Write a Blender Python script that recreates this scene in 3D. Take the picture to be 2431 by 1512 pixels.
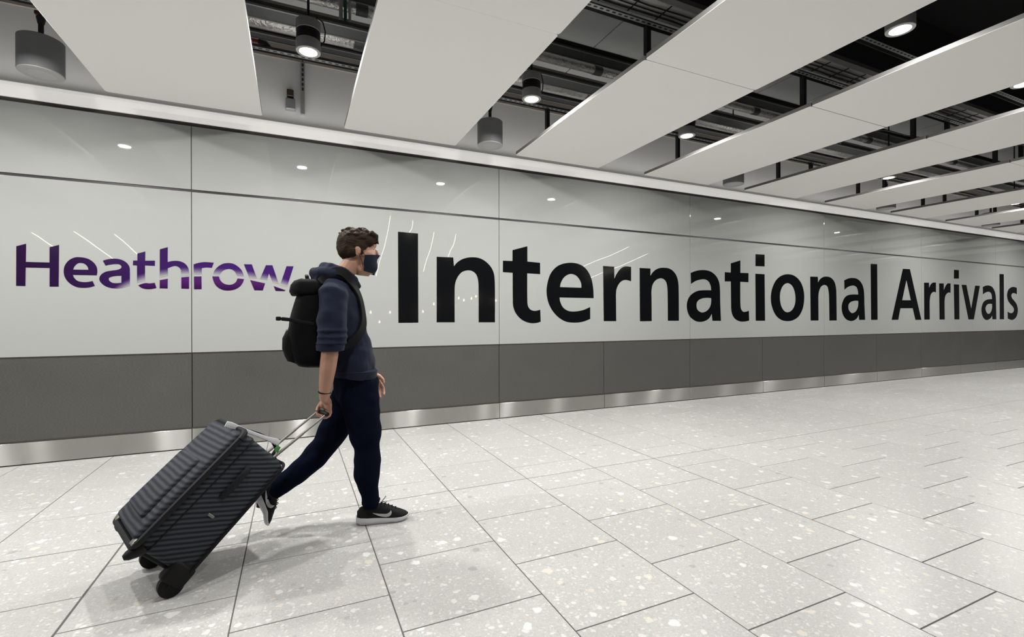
import bpy, bmesh, math, random
from mathutils import Vector, Matrix, noise
from mathutils.bvhtree import BVHTree

# ---------------------------------------------------------------- scene, camera, light, exposure
scene = bpy.context.scene
for _o in list(bpy.data.objects):
    bpy.data.objects.remove(_o)
COL = scene.collection
random.seed(7)
PI = math.pi

CAM_H = 1.22
YAW, PITCH, ROLL = math.radians(24.603), math.radians(-0.036), math.radians(-0.146)
cam_data = bpy.data.cameras.new('camera')
cam_data.sensor_width = 36.0
cam_data.lens = 1131.19 / 2431.0 * 36.0
cam_data.clip_start = 0.05
cam = bpy.data.objects.new('camera', cam_data)
COL.objects.link(cam)
_f = Vector((math.sin(YAW) * math.cos(PITCH), math.cos(YAW) * math.cos(PITCH), math.sin(PITCH)))
_r = _f.cross(Vector((0, 0, 1))).normalized()
_u = _r.cross(_f)
_r2 = _r * math.cos(ROLL) + _u * math.sin(ROLL)
_u2 = -_r * math.sin(ROLL) + _u * math.cos(ROLL)
_m = Matrix((_r2, _u2, -_f)).transposed().to_4x4()
_m.translation = Vector((0, 0, CAM_H))
cam.matrix_world = _m
scene.camera = cam
FPX = 1131.19


def project(p):
    d = Vector(p) - Vector((0, 0, CAM_H))
    z = d.dot(_f)
    if z < 0.05:
        return None
    return (1215.5 + FPX * d.dot(_r2) / z, 756 - FPX * d.dot(_u2) / z, z)


world = bpy.data.worlds.new('hall_world')
scene.world = world
world.use_nodes = True
world.node_tree.nodes['Background'].inputs[0].default_value = (0.02, 0.02, 0.022, 1)
world.node_tree.nodes['Background'].inputs[1].default_value = 1.0

scene.view_settings.view_transform = 'Standard'
scene.view_settings.look = 'None'
scene.view_settings.gamma = 1.0
scene.view_settings.use_curve_mapping = False
scene.view_settings.exposure = 0.06
LAMP_WATTS = 55.0
COVE_WATTS = 24.0
scene.cycles.max_bounces = 10
scene.cycles.diffuse_bounces = 6
scene.cycles.glossy_bounces = 5
scene.cycles.caustics_reflective = True
scene.cycles.caustics_refractive = False
scene.cycles.sample_clamp_indirect = 6.0

# ---------------------------------------------------------------- helpers


class NT:
    def __init__(self, name):
        self.m = bpy.data.materials.new(name)
        self.m.use_nodes = True
        self.t = self.m.node_tree
        self.b = self.t.nodes['Principled BSDF']

    def n(self, kind, **kw):
        nd = self.t.nodes.new(kind)
        for k, v in kw.items():
            if k.startswith('i_'):
                key = k[2:]
                key = int(key) if key.isdigit() else key.replace('_', ' ')
                nd.inputs[key].default_value = v
            else:
                setattr(nd, k, v)
        return nd

    def l(self, a, b):
        self.t.links.new(a, b)

    def math(self, op, a, b=None, c=None, clamp=False):
        nd = self.t.nodes.new('ShaderNodeMath')
        nd.operation = op
        nd.use_clamp = clamp
        for i, v in enumerate((a, b, c)):
            if v is None:
                continue
            if isinstance(v, (int, float)):
                nd.inputs[i].default_value = v
            else:
                self.l(v, nd.inputs[i])
        return nd.outputs[0]

    def mix(self, fac, a, b):
        nd = self.t.nodes.new('ShaderNodeMix')
        nd.data_type = 'RGBA'
        for sock, v in ((nd.inputs[0], fac), (nd.inputs[6], a), (nd.inputs[7], b)):
            if isinstance(v, (int, float)):
                sock.default_value = v
            elif isinstance(v, tuple):
                sock.default_value = v if len(v) == 4 else (*v, 1)
            else:
                self.l(v, sock)
        return nd.outputs[2]

    def bump(self, height, strength=0.3, dist=0.002):
        nd = self.t.nodes.new('ShaderNodeBump')
        nd.inputs['Strength'].default_value = strength
        nd.inputs['Distance'].default_value = dist
        self.l(height, nd.inputs['Height'])
        self.l(nd.outputs[0], self.b.inputs['Normal'])


def srgb(r, g, b):
    def f(c):
        c /= 255.0
        return c / 12.92 if c <= 0.04045 else ((c + 0.055) / 1.055) ** 2.4
    return (f(r), f(g), f(b))


def mat(name, col, rough=0.6, metal=0.0, spec=0.5, var=0.06, scale=30.0, bump=0.0, bscale=None, coat=0.0, sheen=0.0):
    """a procedural material: base colour with slight noise variation and optional fine relief"""
    n = NT(name)
    tc = n.n('ShaderNodeTexCoord')
    nz = n.n('ShaderNodeTexNoise')
    nz.inputs['Scale'].default_value = scale
    nz.inputs['Detail'].default_value = 3
    n.l(tc.outputs['Object'], nz.inputs['Vector'])
    lo = tuple(c * (1 - var) for c in col)
    hi = tuple(min(1, c * (1 + var)) for c in col)
    n.l(n.mix(nz.outputs['Fac'], lo, hi), n.b.inputs['Base Color'])
    n.b.inputs['Roughness'].default_value = rough
    n.b.inputs['Metallic'].default_value = metal
    n.b.inputs['Specular IOR Level'].default_value = spec
    n.b.inputs['Coat Weight'].default_value = coat
    n.b.inputs['Sheen Weight'].default_value = sheen
    if bump > 0:
        nb = n.n('ShaderNodeTexNoise')
        nb.inputs['Scale'].default_value = bscale or scale * 4
        n.l(tc.outputs['Object'], nb.inputs['Vector'])
        n.bump(nb.outputs['Fac'], bump, 0.003)
    return n.m


def emit_mat(name, col, strength):
    n = NT(name)
    n.b.inputs['Base Color'].default_value = (0.8, 0.8, 0.8, 1)
    n.b.inputs['Emission Color'].default_value = (*col, 1)
    n.b.inputs['Emission Strength'].default_value = strength
    return n.m


def bm_box(bm, x0, x1, y0, y1, z0, z1, bev=0.0, seg=2):
    r = bmesh.ops.create_cube(bm, size=1.0)
    vs = r['verts']
    for v in vs:
        v.co = Vector((x0 + (v.co.x + .5) * (x1 - x0), y0 + (v.co.y + .5) * (y1 - y0), z0 + (v.co.z + .5) * (z1 - z0)))
    if bev > 0:
        es = list({e for v in vs for e in v.link_edges})
        bmesh.ops.bevel(bm, geom=es, offset=bev, segments=seg, profile=0.5, affect='EDGES')


def ring_frame(t, ref):
    a = ref - t * ref.dot(t)
    if a.length < 1e-5:
        a = Vector((1, 0, 0)) - t * t.x
    a.normalize()
    return a, t.cross(a)


def bm_tube(bm, pts, rad, seg=12, ref=(0, 1, 0), cap=True, power=1.0):
    """tube through pts; rad is a number or a list of numbers / (a, b) pairs, a along ref"""
    pts = [Vector(p) for p in pts]
    n = len(pts)
    if not isinstance(rad, (list,)):
        rad = [rad] * n
    rings = []
    for i, p in enumerate(pts):
        t = (pts[min(i + 1, n - 1)] - pts[max(i - 1, 0)])
        t = t.normalized() if t.length > 1e-9 else Vector((0, 0, 1))
        a, b = ring_frame(t, Vector(ref))
        r = rad[i]
        ra, rb = (r if isinstance(r, tuple) else (r, r))
        ring = []
        for k in range(seg):
            w = 2 * PI * k / seg
            c, s = math.cos(w), math.sin(w)
            if power != 1.0:
                c = math.copysign(abs(c) ** power, c)
                s = math.copysign(abs(s) ** power, s)
            ring.append(bm.verts.new(p + a * (ra * c) + b * (rb * s)))
        rings.append(ring)
    for i in range(n - 1):
        for k in range(seg):
            k2 = (k + 1) % seg
            bm.faces.new((rings[i][k], rings[i][k2], rings[i + 1][k2], rings[i + 1][k]))
    if cap:
        bm.faces.new(list(reversed(rings[0])))
        bm.faces.new(rings[-1])
    return rings


def bm_ball(bm, c, r, seg=16, rot=None):
    res = bmesh.ops.create_uvsphere(bm, u_segments=seg, v_segments=max(8, seg * 3 // 4), radius=1.0)
    r = Vector(r) if isinstance(r, (tuple, list)) else Vector((r, r, r))
    for v in res['verts']:
        q = Vector((v.co.x * r.x, v.co.y * r.y, v.co.z * r.z))
        if rot is not None:
            q = rot @ q
        v.co = q + Vector(c)


def bm_lathe(bm, prof, cx=0, cy=0, seg=24):
    """prof: list of (r, z); closed at ends"""
    rings = []
    for r, z in prof:
        rings.append([bm.verts.new((cx + r * math.cos(2 * PI * k / seg), cy + r * math.sin(2 * PI * k / seg), z)) for k in range(seg)])
    for i in range(len(rings) - 1):
        for k in range(seg):
            k2 = (k + 1) % seg
            bm.faces.new((rings[i][k], rings[i][k2], rings[i + 1][k2], rings[i + 1][k]))
    bm.faces.new(list(reversed(rings[0])))
    bm.faces.new(rings[-1])


def mesh_of(bm, name, m, smooth=False, angle=40):
    bmesh.ops.recalc_face_normals(bm, faces=bm.faces[:])
    me = bpy.data.meshes.new(name)
    bm.to_mesh(me)
    bm.free()
    if m is not None:
        for x in (m if isinstance(m, (list, tuple)) else [m]):
            me.materials.append(x)
    if smooth:
        me.polygons.foreach_set('use_smooth', [True] * len(me.polygons))
        if angle < 180:
            me.set_sharp_from_angle(angle=math.radians(angle))
    return me


def link(name, me, parent=None, loc=None):
    o = bpy.data.objects.new(name, me)
    COL.objects.link(o)
    if parent is not None:
        o.parent = parent
    if loc is not None:
        o.location = loc
    return o


def obj(name, bm, m, parent=None, smooth=False, angle=40, loc=None):
    return link(name, mesh_of(bm, name, m, smooth, angle), parent, loc)


def tag(o, label, cat, group=None, kind=None):
    o['label'] = label
    o['category'] = cat
    if group:
        o['group'] = group
    if kind:
        o['kind'] = kind
    return o


def thing(name, label, cat, loc=(0, 0, 0), group=None, kind=None):
    o = bpy.data.objects.new(name, None)
    o.empty_display_size = 0.1
    COL.objects.link(o)
    o.location = loc
    return tag(o, label, cat, group, kind)


def copy_thing(root, loc, label=None, group=None):
    r = root.copy()
    COL.objects.link(r)
    r.location = loc
    if label:
        r['label'] = label
    if group:
        r['group'] = group
    for ch in root.children:
        c = ch.copy()
        COL.objects.link(c)
        c.parent = r
        for g in ch.children:
            d = g.copy()
            COL.objects.link(d)
            d.parent = c
    return r


def remesh(bm, voxel, smooth=4, factor=0.5, decimate=None):
    """fuse overlapping closed shapes into one continuous skin; returns a bmesh"""
    bmesh.ops.recalc_face_normals(bm, faces=bm.faces[:])
    me = bpy.data.meshes.new('tmp')
    bm.to_mesh(me)
    bm.free()
    o = bpy.data.objects.new('tmp', me)
    COL.objects.link(o)
    md = o.modifiers.new('r', 'REMESH')
    md.mode = 'VOXEL'
    md.voxel_size = voxel
    if smooth:
        ms = o.modifiers.new('s', 'SMOOTH')
        ms.iterations = smooth
        ms.factor = factor
    dg = bpy.context.evaluated_depsgraph_get()
    dg.update()
    ev = o.evaluated_get(dg)
    out = bmesh.new()
    tmp = ev.to_mesh()
    out.from_mesh(tmp)
    ev.to_mesh_clear()
    bpy.data.objects.remove(o)
    bpy.data.meshes.remove(me)
    return out


def wrinkle(bm, amp, scale, stretch=(1, 1, 1), seed=0.0, octaves=3):
    bm.normal_update()
    for v in bm.verts:
        q = Vector((v.co.x * scale * stretch[0] + seed, v.co.y * scale * stretch[1], v.co.z * scale * stretch[2]))
        v.co += v.normal * (amp * noise.fractal(q, 0.8, 2.0, octaves))


def ribbon(bm, path, normals, w, t):
    """flat strap lying along path with the given outward normals"""
    n = len(path)
    rings = []
    for i in range(n):
        tg = (path[min(i + 1, n - 1)] - path[max(i - 1, 0)]).normalized()
        nn = (normals[i] - tg * normals[i].dot(tg)).normalized()
        sd = tg.cross(nn)
        p = path[i]
        rings.append([bm.verts.new(p + sd * a + nn * b) for a, b in ((-w, 0), (-w * .9, t), (w * .9, t), (w, 0), (w * .9, -t * .5), (-w * .9, -t * .5))])
    for A, B in zip(rings[:-1], rings[1:]):
        for k in range(6):
            bm.faces.new((A[k], A[(k + 1) % 6], B[(k + 1) % 6], B[k]))
    bm.faces.new(list(reversed(rings[0])))
    bm.faces.new(rings[-1])


def catmull(pts, n=5):
    out = []
    P = [pts[0]] + list(pts) + [pts[-1]]
    for i in range(1, len(P) - 2):
        for k in range(n):
            u = k / n
            out.append(0.5 * ((2 * P[i]) + (P[i + 1] - P[i - 1]) * u + (2 * P[i - 1] - 5 * P[i] + 4 * P[i + 1] - P[i + 2]) * u * u + (3 * P[i] - P[i - 1] - 3 * P[i + 1] + P[i + 2]) * u ** 3))
    out.append(pts[-1].copy())
    return out


# ---------------------------------------------------------------- materials
def terrazzo(name, base, light=1.0):
    n = NT(name)
    geo = n.n('ShaderNodeNewGeometry')
    oi = n.n('ShaderNodeObjectInfo')
    off = n.n('ShaderNodeVectorMath', operation='SCALE')
    comb = n.n('ShaderNodeCombineXYZ', i_0=37.0, i_1=91.0, i_2=53.0)
    n.l(comb.outputs[0], off.inputs[0])
    n.l(oi.outputs['Random'], off.inputs['Scale'])
    add = n.n('ShaderNodeVectorMath', operation='ADD')
    n.l(geo.outputs['Position'], add.inputs[0])
    n.l(off.outputs[0], add.inputs[1])
    # irregular chip outlines
    wob = n.n('ShaderNodeTexNoise')
    wob.inputs['Scale'].default_value = 28
    wob.inputs['Detail'].default_value = 2
    n.l(add.outputs[0], wob.inputs['Vector'])
    ws = n.n('ShaderNodeVectorMath', operation='MULTIPLY_ADD')
    n.l(wob.outputs['Color'], ws.inputs[0])
    ws.inputs[1].default_value = (0.035, 0.035, 0.0)
    n.l(add.outputs[0], ws.inputs[2])
    col = None
    mottled = n.n('ShaderNodeTexNoise')
    mottled.inputs['Scale'].default_value = 110
    mottled.inputs['Detail'].default_value = 4
    n.l(add.outputs[0], mottled.inputs['Vector'])
    col = n.mix(mottled.outputs['Fac'], tuple(c * 0.76 for c in base), tuple(min(1, c * 1.24) for c in base))
    tint = n.n('ShaderNodeMath', operation='MULTIPLY_ADD')
    n.l(oi.outputs['Random'], tint.inputs[0])
    tint.inputs[1].default_value = 0.06
    tint.inputs[2].default_value = 0.97
    white = (0.70, 0.70, 0.685)
    cream = (0.62, 0.575, 0.48)
    grey = (0.27, 0.27, 0.27)
    for scale, thresh, rad, strength in ((85, 0.60, 0.30, 0.30), (48, 0.70, 0.33, 0.36), (26, 0.83, 0.34, 0.48), (12.5, 0.87, 0.28, 0.66)):
        v = n.n('ShaderNodeTexVoronoi', voronoi_dimensions='2D')
        v.inputs['Scale'].default_value = scale
        n.l(ws.outputs[0], v.inputs['Vector'])
        sep = n.n('ShaderNodeSeparateColor')
        n.l(v.outputs['Color'], sep.inputs[0])
        pick = n.math('GREATER_THAN', sep.outputs[0], thresh)
        size = n.math('MULTIPLY_ADD', sep.outputs[1], rad * 0.7, rad * 0.5)
        edge = n.math('SUBTRACT', size, v.outputs['Distance'])
        soft = n.math('MULTIPLY', edge, 14.0, clamp=True)
        fac = n.math('MULTIPLY', n.math('MULTIPLY', pick, soft), strength)
        c1 = n.mix(n.math('GREATER_THAN', sep.outputs[2], 0.80), white, cream)
        c2 = n.mix(n.math('LESS_THAN', sep.outputs[2], 0.13), c1, grey)
        col = n.mix(fac, col, c2)
    hsv = n.n('ShaderNodeHueSaturation')
    n.l(tint.outputs[0], hsv.inputs['Value'])
    n.l(col, hsv.inputs['Color'])
    n.l(hsv.outputs[0], n.b.inputs['Base Color'])
    n.b.inputs['Roughness'].default_value = 0.34
    n.b.inputs['Specular IOR Level'].default_value = 0.4
    return n.m


def glass_white(name, col):
    n = NT(name)
    tc = n.n('ShaderNodeTexCoord')
    nz = n.n('ShaderNodeTexNoise')
    nz.inputs['Scale'].default_value = 0.6
    n.l(tc.outputs['Object'], nz.inputs['Vector'])
    n.l(n.mix(nz.outputs['Fac'], tuple(c * 0.985 for c in col), tuple(c * 1.015 for c in col)), n.b.inputs['Base Color'])
    n.b.inputs['Roughness'].default_value = 0.015
    n.b.inputs['Specular IOR Level'].default_value = 0.5
    n.bump(nz.outputs['Fac'], 0.02, 0.02)
    return n.m


def linen_metal(name):
    n = NT(name)
    tc = n.n('ShaderNodeTexCoord')
    mp = n.n('ShaderNodeMapping')
    mp.inputs['Scale'].default_value = (70, 70, 330)
    n.l(tc.outputs['Object'], mp.inputs['Vector'])
    nz = n.n('ShaderNodeTexNoise')
    nz.inputs['Scale'].default_value = 1.0
    nz.inputs['Detail'].default_value = 2
    n.l(mp.outputs[0], nz.inputs['Vector'])
    big = n.n('ShaderNodeTexNoise')
    big.inputs['Scale'].default_value = 3.0
    n.l(tc.outputs['Object'], big.inputs['Vector'])
    c = n.mix(nz.outputs['Fac'], (0.085, 0.084, 0.078), (0.22, 0.217, 0.205))
    n.l(c, n.b.inputs['Base Color'])
    n.b.inputs['Metallic'].default_value = 0.85
    n.l(n.math('MULTIPLY_ADD', big.outputs['Fac'], 0.12, 0.40), n.b.inputs['Roughness'])
    n.bump(nz.outputs['Fac'], 0.35, 0.001)
    return n.m


def brushed_steel(name):
    n = NT(name)
    tc = n.n('ShaderNodeTexCoord')
    mp = n.n('ShaderNodeMapping')
    mp.inputs['Scale'].default_value = (4, 4, 900)
    n.l(tc.outputs['Object'], mp.inputs['Vector'])
    nz = n.n('ShaderNodeTexNoise')
    nz.inputs['Scale'].default_value = 1.0
    nz.inputs['Detail'].default_value = 3
    n.l(mp.outputs[0], nz.inputs['Vector'])
    n.l(n.mix(nz.outputs['Fac'], (0.46, 0.455, 0.44), (0.60, 0.59, 0.57)), n.b.inputs['Base Color'])
    # brushed along the wall: every lamp smears into a narrow upright streak
    gl = n.n('ShaderNodeBsdfAnisotropic')
    gl.inputs['Roughness'].default_value = 0.21
    gl.inputs['Anisotropy'].default_value = 0.80
    tg = n.n('ShaderNodeCombineXYZ', i_0=1.0, i_1=0.0, i_2=0.0)
    n.l(tg.outputs[0], gl.inputs['Tangent'])
    n.l(n.mix(nz.outputs['Fac'], (0.46, 0.455, 0.44), (0.60, 0.59, 0.57)), gl.inputs['Color'])
    n.l(gl.outputs[0], n.t.nodes['Material Output'].inputs['Surface'])
    return n.m


def foil(name):
    n = NT(name)
    tc = n.n('ShaderNodeTexCoord')
    nz = n.n('ShaderNodeTexNoise')
    nz.inputs['Scale'].default_value = 38
    nz.inputs['Detail'].default_value = 5
    n.l(tc.outputs['Object'], nz.inputs['Vector'])
    n.l(n.mix(nz.outputs['Fac'], (0.75, 0.74, 0.71), (0.95, 0.94, 0.91)), n.b.inputs['Base Color'])
    n.b.inputs['Metallic'].default_value = 0.9
    n.b.inputs['Roughness'].default_value = 0.26
    n.bump(nz.outputs['Fac'], 0.9, 0.015)
    return n.m


def raft_white(name):
    return mat(name, (0.92, 0.91, 0.885), rough=0.75, spec=0.25, var=0.008, scale=3)


M = {}
M['cove'] = emit_mat('cove_glow', (1.0, 0.98, 0.945), 2.0)
M['tile'] = terrazzo('terrazzo_tile', (0.405, 0.402, 0.394))
M['grout'] = mat('grout_grey', (0.085, 0.085, 0.083), 0.9, var=0.1)
M['glass'] = glass_white('white_backed_glass', (0.335, 0.347, 0.335))
M['linen'] = linen_metal('linen_steel')
M['steel'] = brushed_steel('brushed_steel')
M['steel_edge'] = mat('steel_edge', (0.10, 0.095, 0.09), 0.4, 0.8)
M['joint'] = mat('joint_dark', (0.02, 0.02, 0.022), 0.6)
M['black_strip'] = mat('black_strip', (0.012, 0.010, 0.012), 0.4)
M['cornice'] = mat('cornice_white_glow', (0.94, 0.935, 0.92), 0.6, var=0.01, scale=4)
_b = M['cornice'].node_tree.nodes['Principled BSDF']   # faint glow added to brighten the white band, no lamp of its own
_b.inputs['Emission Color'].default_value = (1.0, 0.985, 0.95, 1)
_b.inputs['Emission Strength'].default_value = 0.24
M['shadow_gap'] = mat('gap_brown', (0.05, 0.045, 0.04), 0.8)
M['plaster'] = mat('plaster_grey', (0.66, 0.655, 0.645), 0.9, var=0.03, scale=6)
M['board_beige'] = mat('board_beige', (0.30, 0.27, 0.24), 0.9, var=0.06, scale=5)
M['raft'] = raft_white('raft_white')
M['raft_edge'] = mat('raft_edge_grey', (0.16, 0.16, 0.155), 0.6, var=0.03)
M['deck'] = mat('deck_grey', (0.42, 0.43, 0.425), 0.7, var=0.05, scale=4)
M['void'] = mat('void_black', (0.010, 0.010, 0.012), 0.9)
M['hall'] = mat('hall_wall', (0.10, 0.10, 0.105), 0.8)
M['galv'] = mat('galvanised_dark', (0.16, 0.165, 0.165), 0.45, 0.7, var=0.2, scale=25)
M['galv_light'] = mat('galvanised_light', (0.42, 0.43, 0.43), 0.4, 0.7, var=0.15, scale=25)
M['foil'] = foil('duct_foil')
M['black_metal'] = mat('black_metal', (0.012, 0.012, 0.013), 0.5)
M['lamp_grey'] = mat('lamp_grey', (0.17, 0.17, 0.168), 0.55, var=0.03)
M['lamp_rim'] = mat('lamp_rim', (0.45, 0.45, 0.44), 0.5, var=0.03)
M['speaker_grey'] = mat('speaker_grey', (0.19, 0.195, 0.205), 0.6, var=0.03)
M['grille'] = mat('speaker_grille', (0.50, 0.50, 0.505), 0.6, bump=0.3, scale=200)
M['lens'] = emit_mat('lamp_lens', (1.0, 0.98, 0.94), 9.0)
M['letter_black'] = mat('letter_black', (0.004, 0.0043, 0.005), 0.10, spec=0.45, var=0.05)
M['cable'] = mat('cable_black', (0.01, 0.01, 0.01), 0.5)
M['white_plastic'] = mat('white_plastic', (0.55, 0.55, 0.53), 0.5)
M['green'] = mat('cable_green', (0.02, 0.16, 0.10), 0.5)
M['red'] = mat('pipe_red', (0.25, 0.04, 0.015), 0.5)
M['blue'] = mat('clamp_blue', (0.02, 0.10, 0.35), 0.5)


def vinyl_purple(name, lower):
    n = NT(name)
    geo = n.n('ShaderNodeNewGeometry')
    sep = n.n('ShaderNodeSeparateXYZ')
    n.l(geo.outputs['Position'], sep.inputs[0])
    x, z = sep.outputs[0], sep.outputs[2]
    if lower:
        f = n.math('MULTIPLY_ADD', z, 12.0, -17.9, clamp=True)
        col = n.mix(f, (0.022, 0.004, 0.036), (0.058, 0.013, 0.098))
    else:
        poly = None
        for c in (-0.29205592, -0.71495908, -0.78805706, -0.47235941, 1.5486652):
            poly = c if poly is None else n.math('MULTIPLY_ADD', poly, x, c)
        d = n.math('SUBTRACT', z, poly)
        left = n.math('MULTIPLY_ADD', x, 0.75, 1.45, clamp=True)
        pur = n.mix(left, (0.013, 0.004, 0.026), (0.036, 0.010, 0.098))
        # fade of the printed ink to the white ground
        f = n.math('MULTIPLY_ADD', d, 13.0, 0.42, clamp=True)
        f = n.math('SMOOTH_MIN', f, 1.0, 0.2)
        mid = n.mix(f, (0.335, 0.347, 0.335), (0.14, 0.06, 0.22))
        col = n.mix(f, mid, pur)
    n.l(col, n.b.inputs['Base Color'])
    n.b.inputs['Roughness'].default_value = 0.12
    return n.m


M['purple_up'] = vinyl_purple('vinyl_purple', False)
M['purple_low'] = vinyl_purple('vinyl_magenta', True)
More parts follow.
